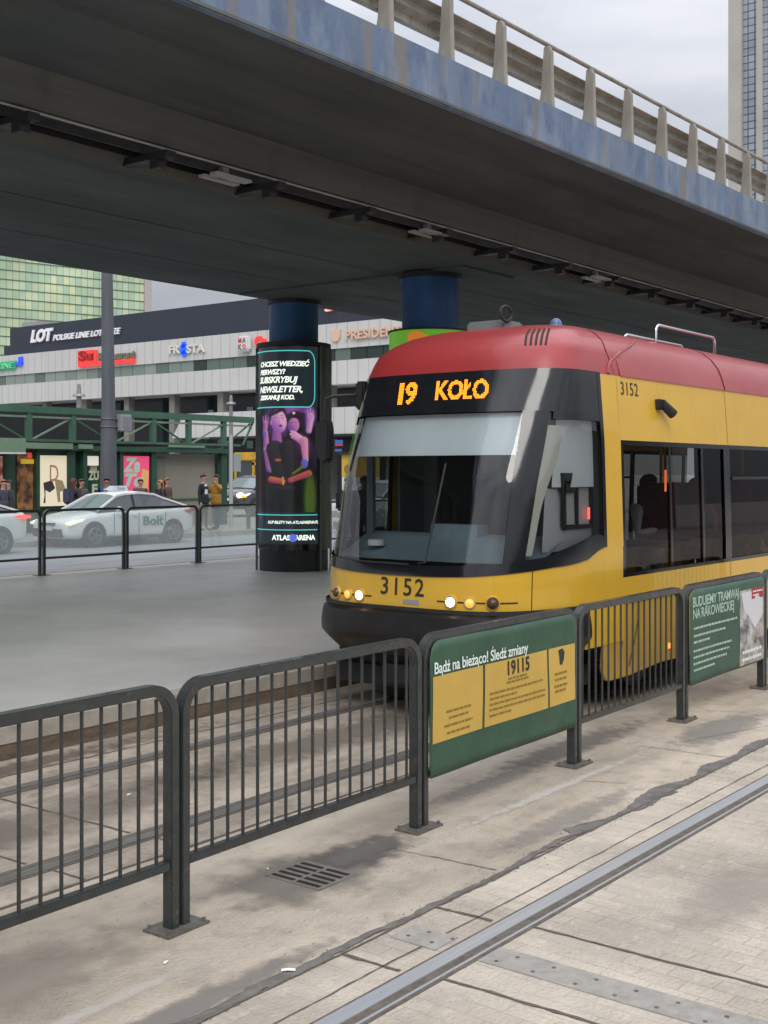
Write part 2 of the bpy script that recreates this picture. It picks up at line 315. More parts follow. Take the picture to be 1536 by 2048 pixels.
# drain
dr = empty('drain_grate', (4.785, 4.17, 0), 'square slotted iron drain in the pale concrete by the railing', 'drain')
gm = noisy(mat('cast iron', (.20, .175, .15), .7), (1, 1, 1), 12, .3, bump=.4)
MB().box(4.63, 4.945, 3.985, 4.36, -.02, .004).build('plate', gm, dr)
sl = MB()
for i in range(5):
    for j in range(2): sl.box(4.655+i*.057, 4.680+i*.057, 4.01+j*.175, 4.16+j*.175, .0, .0065)
sl.build('slots', mat('slot dark', (.012, .010, .009), .9), dr)
stain = noisy(mat('damp stained concrete', (.275, .245, .21), .8), (1, 1, 1), 6, .35, bump=.3)
def blob(name, cx, cy, rx, ry, z, seed, m):
    rn = random.Random(seed); ph = [rn.uniform(0, 6.3) for _ in range(6)]; b = MB(); c = b.vert((cx, cy, z)); ids = []
    for i in range(90):
        t = i*2*math.pi/90; r = 1+.16*math.sin(2*t+ph[0])+.10*math.sin(3*t+ph[1])+.06*math.sin(7*t+ph[2])+.03*math.sin(15*t+ph[3])
        ids.append(b.vert((cx+rx*r*math.cos(t), cy+ry*r*math.sin(t), z)))
    for i in range(90): b.face((c, ids[i], ids[(i+1) % 90]))
    return struct(b.build(name, m))
def softstain(name, cx, cy, rx, ry, z, col, k):
    """stain sheet whose edge fades out through noise"""
    m = bpy.data.materials.new(name); m.use_nodes = True; t = m.node_tree; n = t.nodes.new; l = t.links.new; b = t.nodes['Principled BSDF']
    b.inputs['Base Color'].default_value = (*col, 1); b.inputs['Roughness'].default_value = .75
    tc = n('ShaderNodeTexCoord'); mp = n('ShaderNodeMapping'); l(tc.outputs['Object'], mp.inputs[0]); mp.inputs['Location'].default_value = (-cx/rx, -cy/ry, 0); mp.inputs['Scale'].default_value = (1/rx, 1/ry, 0)
    ln = n('ShaderNodeVectorMath'); ln.operation = 'LENGTH'; l(mp.outputs[0], ln.inputs[0])
    z_ = n('ShaderNodeTexNoise'); l(tc.outputs['Object'], z_.inputs[0]); z_.inputs['Scale'].default_value = 3.5/max(.3, min(rx, ry)*2); z_.inputs['Detail'].default_value = 6
    a = n('ShaderNodeMath'); a.operation = 'MULTIPLY_ADD'; l(z_.outputs[0], a.inputs[0]); a.inputs[1].default_value = 1.3; l(ln.outputs['Value'], a.inputs[2])
    r = n('ShaderNodeMapRange'); l(a.outputs[0], r.inputs[0]); r.interpolation_type = 'SMOOTHSTEP'; r.inputs[1].default_value = 1.85; r.inputs[2].default_value = .95; r.inputs[3].default_value = 0; r.inputs[4].default_value = k
    l(r.outputs[0], b.inputs['Alpha'])
    return struct(MB().poly([(cx-rx*1.4, cy-ry*1.4, z), (cx+rx*1.4, cy-ry*1.4, z), (cx+rx*1.4, cy+ry*1.4, z), (cx-rx*1.4, cy+ry*1.4, z)]).build(name, m))
softstain('damp_patch', 5.22, 4.20, .46, .20, .0015, (.12, .108, .098), .95)
softstain('damp_patch', 4.72, 4.20, .50, .36, .0010, (.21, .185, .16), .8)
softstain('damp_patch', 6.55, 3.62, .95, .12, .0020, (.27, .25, .23), .55)
softstain('damp_patch', 3.2, 3.52, 1.1, .09, .0020, (.22, .20, .18), .75)
softstain('damp_patch', 9.6, 3.9, .9, .22, .0010, (.27, .25, .225), .7)
softstain('damp_patch', 3.45, 1.9, .35, .25, .0072, (.30, .28, .25), .6)
softstain('damp_patch', 6.9, 4.45, .7, .12, .0012, (.27, .25, .225), .6)
softstain('pale_streak', 7.0, 4.02, 1.5, .05, .0013, (.62, .58, .52), .7)
softstain('pale_streak', 2.6, 3.80, 1.4, .05, .0013, (.62, .58, .52), .5)
softstain('damp_patch', 8.3, 4.55, 1.2, .18, .0011, (.20, .18, .16), .7); softstain('damp_patch', 2.9, 4.3, .9, .3, .0011, (.30, .265, .22), .6); softstain('damp_patch', 5.9, 2.3, .7, .22, .0071, (.36, .33, .29), .45)
softstain('damp_patch', 4.5, 6.1, 1.8, .35, .0040, (.20, .17, .14), .7); softstain('damp_patch', 7.5, 6.2, 2.2, .3, .0040, (.20, .17, .14), .7); softstain('damp_patch', 4.0, 7.35, 3.2, .18, .0034, (.16, .13, .10), .8)
gm_ = noisy(mat('grit', (.20, .18, .16), .9), scale=40); gt = MB(); rn = random.Random(11)
for i in range(900):
    if i % 3: x = rn.uniform(2.2, 9.5); y = 3.405+rn.gauss(0, .05)
    elif i % 2: x = rn.uniform(2.2, 9.5); y = 2.90+rn.gauss(0, .03)
    else: x = rn.uniform(3, 9); y = rn.uniform(3.45, 5.0)
    r_ = rn.uniform(.0015, .005)*(1.4 if rn.random() < .06 else 1); a = rn.uniform(0, 6.3); z_ = .001 if y > 3.42 else .004
    i0 = [gt.vert((x+r_*math.cos(a+k*1.57)*rn.uniform(.7, 1.2), y+r_*math.sin(a+k*1.57)*rn.uniform(.7, 1.2), z_)) for k in range(4)]; tp = gt.vert((x, y, z_+r_*.9))
    for k in range(4): gt.face((i0[k], i0[(k+1) % 4], tp))
tag(gt.build('grit', gm_), kind='stuff')
# litter
wp = mat('white paper', (.85, .85, .83), .6)
def litter(x, y, a, s, lab, z=.006):
    b = MB(); c, t = math.cos(a), math.sin(a); P = lambda u, v, h: (x+u*c-v*t, y+u*t+v*c, z+h)
    i = [b.vert(P(*q)) for q in ((-s, -s*.3, 0), (0, -s*.35, s*.12), (s, -s*.3, .001), (s, s*.3, s*.1), (0, s*.35, s*.16), (-s, s*.3, .002))]
    b.face((i[0], i[1], i[4], i[5])); b.face((i[1], i[2], i[3], i[4])); o = b.build('paper_scrap', wp); sm = o.modifiers.new('s', 'SOLIDIFY'); sm.thickness = .001
    tag(o, lab, 'litter', 'paper scraps')
litter(3.80, 3.44, -.9, .030, 'white folded paper scrap lying on the crack beside the near rail')
litter(3.55, 3.92, .3, .016, 'tiny white paper scrap on the concrete below the double railing post', .002)
litter(4.72, 4.42, .9, .012, 'tiny pale crumb of paper beside the drain grate', .002)
litter(5.25, 6.15, .2, .02, 'thin white paper strip between the rails behind the railing', .003)

# ---------------------------------------------------------------- near railing
FX, FY, FA, PW = 3.86, 4.19, .018, 1.955
def loop(x0, x1, z0, z1, r, seg=7):
    pts = [(x0, 0, z0)]
    for i in range(seg+1): t = i/seg*math.pi/2; pts.append((x0+r-r*math.cos(t), 0, z1-r+r*math.sin(t)))
    for i in range(seg+1): t = i/seg*math.pi/2; pts.append((x1-r+r*math.sin(t), 0, z1-r+r*math.cos(t)))
    pts.append((x1, 0, z0)); return pts
def make_railing(bars=True):
    root = empty('railing_panel')
    MB().bar(loop(.034, PW-.034, .006, 1.115, .13), .050, .062, (0, 1, 0)).build('frame', M['fence'], root, smooth=False, bevel=.004)
    MB().bar([(.06, 0, .30), (PW-.06, 0, .30)], .040, .05, (0, 1, 0)).build('bottom_rail', M['fence'], root, bevel=.004)
    n = 17
    if bars:
        b0 = None
        for i in range(n):
            x = .072+(i+.5)*(PW-.144)/n+0
            if b0 is None: b0 = MB().cyl((0, 0, .31), (0, 0, 1.10), .0085, n=8).build('bar', M['fence'], root, smooth=True); o = b0
            else: o = b0.copy(); COL.objects.link(o); o.parent = root
            o.location = (x, 0, 0 if .2 < x < PW-.2 else -.03 if .12 < x < PW-.12 else -.03)
    bb = MB().box(-.13, .13, -.085, .085, -.002, .010)
    for sx in (-1, 1):
        for sy in (-1, 1): bb.cyl((sx*.11, sy*.066, .009), (sx*.11, sy*.066, .026), .011, n=6)
    bb.build('base_plate', M['plate'], root)
    return root
proto = make_railing()
labs = {-1: 'dark railing panel with bars left of the double post nearest the camera', 0: 'dark barred railing panel directly behind the drain grate',
        1: 'dark railing panel carrying the green and yellow banner', 2: 'dark barred railing panel between the two banners, yellow tram skirt behind',
        3: 'dark railing panel carrying the green banner with a photo', 4: 'railing panel cut by the right edge of the picture, past the photo banner'}
for k in range(-1, 5):
    o = proto if k == -1 else copy_tree(proto)
    x = FX+PW*k; o.location = (x, FY+FA*(x-FX), 0); o.rotation_euler = (0, 0, FA)
    tag(o, labs[k], 'railing', 'railing panels beside the near track')
# banners
gB = noisy(mat('green banner vinyl', (.040, .105, .060), .5), (1, 1, 1), 2.2, .22, bump=.2, bscale=4)
yB = noisy(mat('yellow banner print', (.66, .43, .085), .55), (1, 1, 1), 2, .12, bump=.15, bscale=4)
txtw = mat('white print', (.80, .88, .82), .6); txtd = mat('black print', (.03, .028, .02), .6); txtb = mat('brown print', (.27, .17, .03), .6); txtg = mat('pale green print', (.42, .58, .46), .6)
def banner_root(k, label):
    x = FX+PW*k; return empty('banner', (x, FY+FA*(x-FX), 0), label, 'banner', None, FA)
def sag(u, v, w=0, y=-.043): # cloth plane in panel space, slightly rippled
    return (u, y-w-.004*math.sin(u*5+v*3)-.003*math.sin(v*9+u*2), v)
def clothpatch(x0, x1, z0, z1, w, nu=24, nv=10, cut=0):
    b = MB()
    def f(a, c):
        u = x0+(x1-x0)*a; v = z0+(z1-z0)*c
        return sag(u, v, w)
    return b.grid(f, nu, nv)
def pline(par, mt, x0, x1, z, h, seed, w=.0065):
    b = MB(); lines(b, x0, x1, z, h, seed, w); b.build('print_line', mt, par, local=True, fix=False)
def lines(mb, x0, x1, z, h, seed, w=.0065, fill=.9):
    """a row of illegibly small print, broken into word-length dashes"""
    rn = random.Random(seed); x = x0
    while x < x1-.01:
        l_ = min(rn.uniform(.02, .075), x1-x); mb.poly([sag(x, z-h/2, w), sag(x+l_, z-h/2, w), sag(x+l_, z+h/2, w), sag(x, z+h/2, w)]); x += l_+.010
b1 = banner_root(1, 'green banner with yellow information panels tied to the railing')
g = MB()
def rr(a, c):
    u = .052+(PW-.104)*a; top = 1.098
    for e in (u-.052, PW-.052-u):
        if e < .11: top = 1.098-.11+math.sqrt(max(0, .11**2-(.11-e)**2))
    return sag(u, .285+(top-.285)*c, 0)
o = g.grid(rr, 80, 14).build('banner_cloth', gB, b1, smooth=True, local=True); sm = o.modifiers.new('s', 'SOLIDIFY'); sm.thickness = .002; sm.offset = 0
for nm, x0, x1 in (('info_panel', .075, .640), ('info_panel', .665, 1.475), ('info_panel', 1.50, 1.885)):
    clothpatch(x0, x1, .485, .885, .004).build(nm, yB, b1, smooth=True, local=True)
def ptext(mb, base, marks, u0, v0, size, bold, w=.0065):
    """text with accents set by hand: marks = {index: kind}"""
    text_into(mb, base, lambda u, v, ww: sag(u0+u, v0+v, w), size=size, bold=bold, depth=0, align='LEFT', space=.95)
    def wid(q): return max([v.co.x for v in text_mesh(q, size, 0, bold, 0, 'LEFT', .95).vertices])
    for i, k in marks.items():
        x1 = wid(base[:i+1]); me = text_mesh(base[i], size, 0, bold, 0, 'LEFT', .95); xs = [v.co.x for v in me.vertices]; ys = [v.co.y for v in me.vertices]; xc = x1-(max(xs)-min(xs))/2; top = max(ys)-.0; q = size
        if k == '/': P4 = [(xc-.03*q, top+.06*q), (xc+.05*q, top+.06*q), (xc+.13*q, top+.22*q), (xc+.04*q, top+.22*q)]
        elif k == '.': P4 = [(xc-.05*q, top+.08*q), (xc+.05*q, top+.08*q), (xc+.05*q, top+.18*q), (xc-.05*q, top+.18*q)]
        else: b0 = min(ys); P4 = [(x1-.09*q, b0), (x1-.01*q, b0), (x1+.04*q, b0-.17*q), (x1-.08*q, b0-.15*q)]
        mb.poly([sag(u0+a, v0+b, w) for a, b in P4])
hd = MB(); ptext(hd, 'Badz na biezaco! Sledz zmiany', {1: 'a', 3: '/', 11: '.', 12: 'a', 17: '/', 21: '/'}, .085, .930, .098, .0016); hd.build('headline', txtw, b1, local=True, fix=False)
hn = MB(); text_into(hn, '19115', lambda u, v, w: sag(1.07+u, .822+v, .0065), size=.125, bold=.004, depth=0); hn.build('phone_number', txtd, b1, local=True, fix=False)
for i, (a, b_, z) in enumerate([(.22, .50, .655), (.25, .47, .615), (.20, .52, .570), (.23, .49, .525)]): pline(b1, txtb, a, b_, z, .013, i)
for i, (a, b_, z) in enumerate([(.94, 1.2, .758), (.92, 1.22, .735), (.72, 1.40, .690), (.72, 1.05, .655), (.72, 1.43, .620), (.72, 1.44, .585), (.72, .98, .548)]): pline(b1, txtb, a, b_, z, .013, 9+i)
for i, (a, b_, z) in enumerate([(1.58, 1.76, .70), (1.58, 1.76, .66), (1.57, 1.78, .615), (1.58, 1.74, .58)]): pline(b1, txtb, a, b_, z, .016, 30+i)
ic = MB().poly([sag(1.64, .86, .0065), sag(1.70, .87, .0065), sag(1.73, .84, .0065), sag(1.72, .79, .0065), sag(1.69, .755, .0065), sag(1.66, .76, .0065), sag(1.655, .81, .0065)]); ic.build('hand_icon', txtd, b1, local=True, fix=False)
b3 = banner_root(3, 'green banner with white text and a grey photograph at its right')
g = MB(); o = g.grid(rr, 80, 14).build('banner_cloth', noisy(mat('green poster vinyl', (.050, .115, .078), .5), (1, 1, 1), 2, .2, bump=.2, bscale=4), b3, smooth=True, local=True); sm = o.modifiers.new('s', 'SOLIDIFY'); sm.thickness = .002; sm.offset = 0
t_ = MB()
text_into(t_, 'BUDUJEMY TRAMWAJ', lambda u, v, w: sag(.11+u, .985+v, .0035), size=.120, bold=.002, depth=0, align='LEFT', space=.92); t_.build('headline', txtg, b3, local=True, fix=False); t_ = MB()
t_.build('headline', txtg, b3, local=True, fix=False); t_ = MB()
text_into(t_, 'NA RAKOWIECKIEJ', lambda u, v, w: sag(.11+u, .885+v, .0035), size=.120, bold=.002, depth=0, align='LEFT', space=.92)
t_.build('headline', txtg, b3, local=True, fix=False)
for i, (b_, z) in enumerate([(1.15, .765), (.85, .70), (.50, .645), (1.0, .57), (.95, .515), (.9, .46), (.62, .405)]): pline(b3, txtg, .12, b_, z, .020, 60+i)
ph = noisy(mat('grey photo print', (.62, .60, .60), .5), (1, 1, 1.3), 5.5, .3, c2=(.10, .09, .085), bump=0, rvar=0, layers=[((1, 1, 1), 9, .55, .62, (.45, .35, .25), .7)])
clothpatch(1.22, 1.88, .30, 1.00, .003).build('photo', ph, b3, smooth=True, local=True)
wc = MB(); 
wc.poly([sag(1.27, .98, .0045), sag(1.50, .98, .0045), sag(1.86, .93, .0045), sag(1.84, .72, .0045), sag(1.62, .62, .0045), sag(1.45, .76, .0045), sag(1.34, .80, .0045)]).build('photo_figure', mat('pale photo shape', (.66, .66, .68), .5), b3, local=True, fix=False)
clothpatch(1.55, 1.86, .90, 1.0, .006).build('red_label', mat('red print', (.42, .03, .035), .5), b3, local=True)
for q in ((1.58, 1.83, .97, .014, 3, .008), (1.58, 1.74, .935, .014, 4, .008), (1.28, 1.80, .42, .03, 5, .006), (1.28, 1.80, .35, .03, 6, .006)): pline(b3, txtw, *q)

# ---------------------------------------------------------------- glass barrier along the road side of the platform
GX, GY, GZ, GW = 13.68, 18.42, .236, 1.955
def make_glass():
    root = empty('glass_barrier')
    MB().bar(loop(.05, GW-.05, 0, 1.18, .11), .045, .06, (0, 1, 0)).build('frame', M['fence'], root, bevel=.004)
    MB().bar([(.06, 0, .31), (GW-.06, 0, .31)], .04, .05, (0, 1, 0)).build('bottom_rail', M['fence'], root)
    MB().box(.07, GW-.07, -.005, .005, .33, 1.155).build('pane', M['milky'], root)
    MB().box(-.14, .14, -.08, .08, 0, .012).build('base_plate', M['plate'], root)
    return root
gp = make_glass(); first = True
glab = {-2: 'frosted glass barrier panel at the left edge of the picture', -1: 'frosted glass barrier panel in front of the white car cut off at the left', 0: 'frosted glass barrier panel in front of the front wheel of the white taxi', 1: 'frosted glass barrier panel in front of the rear door of the white taxi',
        2: 'frosted glass barrier panel in front of the two standing men', 3: 'frosted glass barrier panel just behind the black advertising column', 4: 'frosted glass barrier panel between the column and the tram', 5: 'frosted glass barrier seen past the tram front corner', 6: 'frosted glass barrier seen through the left of the windscreen', 7: 'far glass barrier seen through the windscreen'}
for k in range(-2, 8):
    o = gp if first else copy_tree(gp); first = False
    o.location = (GX+GW*k, GY+.012*k, GZ); tag(o, glab[k], 'glass barrier', 'glass barrier panels at the back of the platform')
# ---------------------------------------------------------------- viaduct
VX0, VX1 = -30, 150
va = empty('flyover', (20, 12, 0), 'dark concrete road flyover with a weathered blue edge crossing above the tram', 'viaduct')
f_ = lambda u, v, w: (w, u, v)
M['haunch'] = M['soffit']
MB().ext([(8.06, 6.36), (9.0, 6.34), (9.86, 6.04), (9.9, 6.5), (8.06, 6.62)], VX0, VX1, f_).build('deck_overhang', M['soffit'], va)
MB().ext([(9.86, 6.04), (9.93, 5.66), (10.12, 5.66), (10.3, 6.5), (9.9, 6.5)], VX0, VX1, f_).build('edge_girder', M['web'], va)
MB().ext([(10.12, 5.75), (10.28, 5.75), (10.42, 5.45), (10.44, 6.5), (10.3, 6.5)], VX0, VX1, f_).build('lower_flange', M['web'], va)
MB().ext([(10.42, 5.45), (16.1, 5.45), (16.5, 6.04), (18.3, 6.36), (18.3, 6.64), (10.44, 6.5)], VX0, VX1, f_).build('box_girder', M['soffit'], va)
MB().ext([(7.98, 6.33), (8.06, 6.31), (8.08, 6.89), (8.34, 6.93), (8.34, 6.62), (18.0, 6.64), (18.0, 6.93), (18.3, 6.93), (18.34, 6.33), (18.38, 6.33), (18.38, 6.97), (7.98, 6.90)][:0] or [(7.98, 6.33), (8.06, 6.33), (8.06, 6.62), (8.34, 6.63), (8.34, 6.91), (7.98, 6.90)], VX0, VX1, f_).build('blue_fascia', M['fascia'], va)
MB().ext([(18.3, 6.33), (18.38, 6.33), (18.38, 6.93), (18.0, 6.93), (18.0, 6.66), (18.3, 6.64)], VX0, VX1, f_).build('far_fascia', M['fascia'], va)
MB().poly([(VX0, 8.34, 6.72), (VX1, 8.34, 6.72), (VX1, 18.0, 6.72), (VX0, 18.0, 6.72)]).build('road_deck', M['road'], va)
fw = MB()
for yy in (12.4, 14.3): fw.box(VX0, VX1, yy, yy+.012, 5.444, 5.452)
for xx in (-9, 5, 31): fw.box(xx, xx+.02, 10.45, 16.05, 5.444, 5.4495)
fw.build('formwork_ridges', M['soffit'], va)
# cross beams above the column rows
for bx in (17.0, 45.0, 73.0): MB().box(bx-.75, bx+.75, 10.9, 15.95, 5.415, 5.46).build('pier_strip', M['soffit'], va)
# fascia drip mark
MB().box(VX0, VX1, 7.965, 7.98, 6.345, 6.375).build('fascia_drip', M['web'], va)
# railing on the deck
ra = empty('bridge_railing', (8.2+0, 8.2, 6.9), 'beige bridge railing with tapered posts, crash beam and thin handrail on the flyover', 'bridge railing')
prof = [(8.02, 6.90), (8.30, 6.915), (8.225, 6.97), (8.195, 7.10), (8.155, 7.60), (8.145, 7.72), (8.08, 7.74), (8.045, 7.66), (8.03, 7.1)]
p0 = MB().ext(prof, -.048, .048, lambda u, v, w: (w, u, v)).build('post', M['beige'], ra, local=True, bevel=.008)
p0.data.transform(Matrix.Translation((0, -8.2, -6.9)))
for i in range(54):
    o = p0 if i == 0 else p0.copy()
    if i: COL.objects.link(o); o.parent = ra
    o.location = (11.72+1.173*(i-9)-8.2, 0, 0)
MB().tube([(VX0, 8.12, 7.765), (VX1, 8.12, 7.765)], .030).build('handrail', M['beige'], ra)
wb = [(8.20, 7.22), (8.30, 7.26), (8.30, 7.36), (8.21, 7.41), (8.30, 7.46), (8.30, 7.55), (8.20, 7.59), (8.215, 7.61), (8.34, 7.56), (8.34, 7.45), (8.27, 7.41), (8.34, 7.37), (8.34, 7.25), (8.215, 7.20)]
MB().ext(wb, VX0, VX1, f_).build('crash_beam', M['beige'], ra)
MB().box(VX0, VX1, 8.34, 8.40, 7.02, 7.07).build('low_rail', M['zinc'], ra)
ra2 = empty('bridge_railing', (18.2, 18.2, 6.9), 'far side railing of the flyover, hidden behind the deck', 'bridge railing')
MB().tube([(VX0, 18.2, 7.765), (VX1, 18.2, 7.765)], .03).build('handrail', M['beige'], ra2)
MB().box(VX0, VX1, 18.05, 18.1, 7.25, 7.55).build('crash_beam', M['beige'], ra2)
pp = MB()
for i in range(54): x = 1.2+i*1.173; pp.box(x-.05, x+.05, 18.1, 18.25, 6.9, 7.74)
pp.build('post_row', M['beige'], ra2)
def grade(x, y): return .009*(max(-12, min(45, x))-12)*max(0, min(1, (9.9-y)/1.9))
for o in va.children:
    o_ = wloc(va)
    if len(o.data.vertices) > 30 or o.name.split('.')[0] not in ('deck_overhang', 'blue_fascia', 'fascia_drip', 'road_deck'): continue
    bm = bmesh.new(); bm.from_mesh(o.data)
    for x_ in (-12, 45): bmesh.ops.bisect_plane(bm, geom=bm.verts[:]+bm.edges[:]+bm.faces[:], plane_co=Vector((x_, 0, 0))-o_, plane_no=(1, 0, 0))
    for v in bm.verts: v.co.z += grade(v.co.x+o_.x, v.co.y+o_.y)
    bm.to_mesh(o.data); bm.free()
for o in ra.children:
    if o.name.startswith('post'): o.location.z = grade(o.location.x+8.2, 8.1); continue
    o_ = wloc(ra); bm = bmesh.new(); bm.from_mesh(o.data)
    for x_ in (-12, 45): bmesh.ops.bisect_plane(bm, geom=bm.verts[:]+bm.edges[:]+bm.faces[:], plane_co=Vector((x_, 0, 0))-o_, plane_no=(1, 0, 0))
    for v in bm.verts: v.co.z += grade(v.co.x+o_.x, 8.1)
    bm.to_mesh(o.data); bm.free()
# cable rack slung along the girder on brackets
rk = empty('cable_rack', (12, 10.1, 5.6), 'black cable rack on brackets hung beneath the flyover girder', 'cable rack')
zr = 5.56
MB().box(VX0, 60, 9.99, 10.01, zr-.03, zr+.05).build('side_rail', M['matblack'], rk)
MB().box(VX0, 60, 10.22, 10.24, zr-.03, zr+.05).build('side_rail', M['matblack'], rk)
MB().tube([(VX0, 10.06, zr+.03), (60, 10.06, zr+.03)], .022).tube([(VX0, 10.16, zr+.05), (60, 10.16, zr+.05)], .03).build('cables', M['matblack'], rk)
MB().tube([(VX0, 9.97, zr+.075), (60, 9.97, zr+.075)], .013).build('conduit', mat('grey conduit', (.42, .42, .41), .5), rk)
br = None
for i in range(-2, 26):
    x = 8.86+1.745*i
    if br is None:
        br = MB().box(-.07, .07, -.40, .46, -.09, -.02).box(-.06, .06, -.26, -.13, -.19, -.09).box(-.03, .03, .16, .21, -.02, .07).build('bracket', M['matblack'], rk, local=True); o = br
    else: o = br.copy(); COL.objects.link(o); o.parent = rk
    o.location = (x-12, 0, zr-5.6)
for i, (x, lab) in enumerate([(9.9, 'small white tube light on the cable rack above the left of the picture'), (13.9, 'small pale junction lamp on the cable rack left of the right bracket row'), (18.9, 'small white tube light on the cable rack above the tram roof')]):
    l_ = empty('rack_light', (x, 9.9, 5.5), lab, 'light fixture', 'lights fixed to the cable rack')
    MB().box(x-.28, x+.28, 9.78, 9.90, 5.455, 5.485).box(x-.28, x+.28, 9.98, 10.08, 5.455, 5.485).build('tube', mat('grey lamp body', (.34, .34, .32), .5), l_)
    MB().box(x-.05, x+.05, 9.92, 9.99, 5.46, 5.60).build('bracket', M['cabgrey'], l_)

# ---------------------------------------------------------------- columns and the advertising columns wrapped around them
def column(x, y, label, m=None):
    c = empty('viaduct_column', (x, y, .236), label, 'column', 'blue columns holding up the flyover')
    MB().cyl((x, y, .2), (x, y, 5.34), .475, n=48, caps=False).build('shaft', M['bluecol'], c, smooth=True)
    MB().cyl((x, y, 5.34), (x, y, 5.42), .52, n=48).build('bearing_cap', M['matblack'], c)
    return c
C1 = (17.52, 15.72); C2 = (16.62, 11.84)
column(*C1, 'deep blue round column rising out of the black advertising column')
column(*C2, 'deep blue round column above the tram roof')
struct  # columns further along the flyover
column(45.0, 12.0, 'far blue column under the flyover, nearer row'); column(45.0, 15.7, 'far blue column under the flyover, further row')

ad = empty('advertising_column', (*C1, .236), 'black round advertising column with a glowing concert poster', 'advertising column')
RA = .70; vd = math.atan2(C1[1], C1[0])   # direction from the camera to the column
def cylp(phi, z, r=RA):                    # phi: 0 faces the camera, positive to its right
    a = vd+math.pi+phi
    return (C1[0]+r*math.cos(a), C1[1]+r*math.sin(a), z)
Z0, ZS0, ZS1, Z1 = .236, .66, 4.50, 4.58
b = MB().cyl((C1[0], C1[1], Z0), (C1[0], C1[1], ZS0-.02), .66, n=64); b.build('plinth', M['matblack'], ad, smooth=True)
b = MB().cyl((C1[0], C1[1], ZS0-.02), (C1[0], C1[1], ZS1), .682, n=64); b.build('drum', M['black'], ad, smooth=True)
b = MB().cyl((C1[0], C1[1], ZS1), (C1[0], C1[1], Z1), .72, n=64); b.build('rim', M['matblack'], ad, smooth=True)
b = MB()
for ph_ in (R(43), R(-118), R(88), R(-88)):
    a = [cylp(ph_, 0, .69), cylp(ph_+.05, 0, .69), cylp(ph_+.05, 0, .735), cylp(ph_, 0, .735)]
    b.ext([(p[0], p[1]) for p in a], Z0, ZS1, lambda u, v, w: (u, v, w))
b.build('edge_trims', noisy(mat('brushed edge trim', (.20, .22, .22), .35, .7), scale=5), ad)
green = noisy(mat('moss green side panel', (.06, .085, .035), .5), (1, 1, .4), 3, .4)
b = MB().grid(lambda u, v: cylp(R(47)+R(80)*u, ZS0+(ZS1-ZS0)*v, .690), 24, 2); b.build('side_panel', green, ad, smooth=True)
PH0, PH1 = R(-112), R(42)
def em(name, c, e=1.0): return mat(name, tuple(.5*x for x in c), .3, emit=c, es=e)
b = MB().grid(lambda u, v: cylp(PH0+(PH1-PH0)*u, ZS0+.10+(ZS1-.12-ZS0)*v, .692), 48, 4)
scm = mat('screen backdrop', (.012, .014, .018), .15, emit=(.012, .018, .024), es=1); o_s = b.build('screen', scm, ad, smooth=True)
def SP(px_, py_, lift=0): # poster coordinates: u metres along the arc from its seen centre, v height
    return cylp(px_/RA, py_, .6935+lift)
def spoly(pts, name, m, lift=0, sub=10):
    """flat printed shape on the curved screen, fan filled with subdivided edges"""
    b = MB()
    if len(pts) < 28 and name != 'poster_backdrop':
        for _ in range(2):
            pts = [p for i in range(len(pts)) for p in ((pts[i][0]*.78+pts[(i+1) % len(pts)][0]*.22, pts[i][1]*.78+pts[(i+1) % len(pts)][1]*.22), (pts[i][0]*.22+pts[(i+1) % len(pts)][0]*.78, pts[i][1]*.22+pts[(i+1) % len(pts)][1]*.78))]
    n = len(pts); q = []
    for i in range(n):
        a, c = pts[i], pts[(i+1) % n]
        L_ = math.hypot(c[0]-a[0], c[1]-a[1]); k = max(1, int(L_/.06))
        for j in range(k): q.append((a[0]+(c[0]-a[0])*j/k, a[1]+(c[1]-a[1])*j/k))
    cx = sum(p[0] for p in q)/len(q); cy = sum(p[1] for p in q)/len(q); rings = []
    for s in (1, .66, .33): rings.append([b.vert(SP(cx+(p[0]-cx)*s, cy+(p[1]-cy)*s, lift)) for p in q])
    c_ = b.vert(SP(cx, cy, lift)); m_ = len(q)
    for r_ in range(2):
        for i in range(m_): b.face((rings[r_][i], rings[r_][(i+1) % m_], rings[r_+1][(i+1) % m_], rings[r_+1][i]))
    for i in range(m_): b.face((rings[2][i], rings[2][(i+1) % m_], c_))
    return b.build(name, m, ad, fix=False)
def ell(cx, cy, rx, ry, t=0, n=28):
    return [(cx+rx*math.cos(a)*math.cos(t)-ry*math.sin(a)*math.sin(t), cy+rx*math.cos(a)*math.sin(t)+ry*math.sin(a)*math.cos(t)) for a in [i*2*math.pi/n for i in range(n)]]
neon = em('teal neon line', (.10, .62, .58), .8); wt = em('lit white text', (.85, .92, .82), 1.15)
# photo on the poster: generic crowd figures in pink and violet light
def emn(name, c, c2, sc=4, e=1):
    m = bpy.data.materials.new(name); m.use_nodes = True; t = m.node_tree; n = t.nodes.new; l = t.links.new; b = t.nodes['Principled BSDF']
    tc = n('ShaderNodeTexCoord'); z = n('ShaderNodeTexNoise'); l(tc.outputs['Object'], z.inputs[0]); z.inputs['Scale'].default_value = sc; z.inputs['Detail'].default_value = 4
    r = n('ShaderNodeValToRGB'); l(z.outputs[0], r.inputs[0]); r.color_ramp.elements[0].position = .38; r.color_ramp.elements[0].color = (*c, 1); r.color_ramp.elements[1].position = .62; r.color_ramp.elements[1].color = (*c2, 1)
    l(r.outputs[0], b.inputs['Emission Color']); b.inputs['Emission Strength'].default_value = e; b.inputs['Base Color'].default_value = (.02, .02, .02, 1); b.inputs['Roughness'].default_value = .2
    return m
pur = emn('violet stage light', (.035, .02, .09), (.20, .07, .30), 3); pink = emn('pink lit skin', (.38, .09, .30), (.68, .27, .50), 5); pink2 = emn('violet lit skin', (.19, .06, .30), (.46, .14, .42), 5)
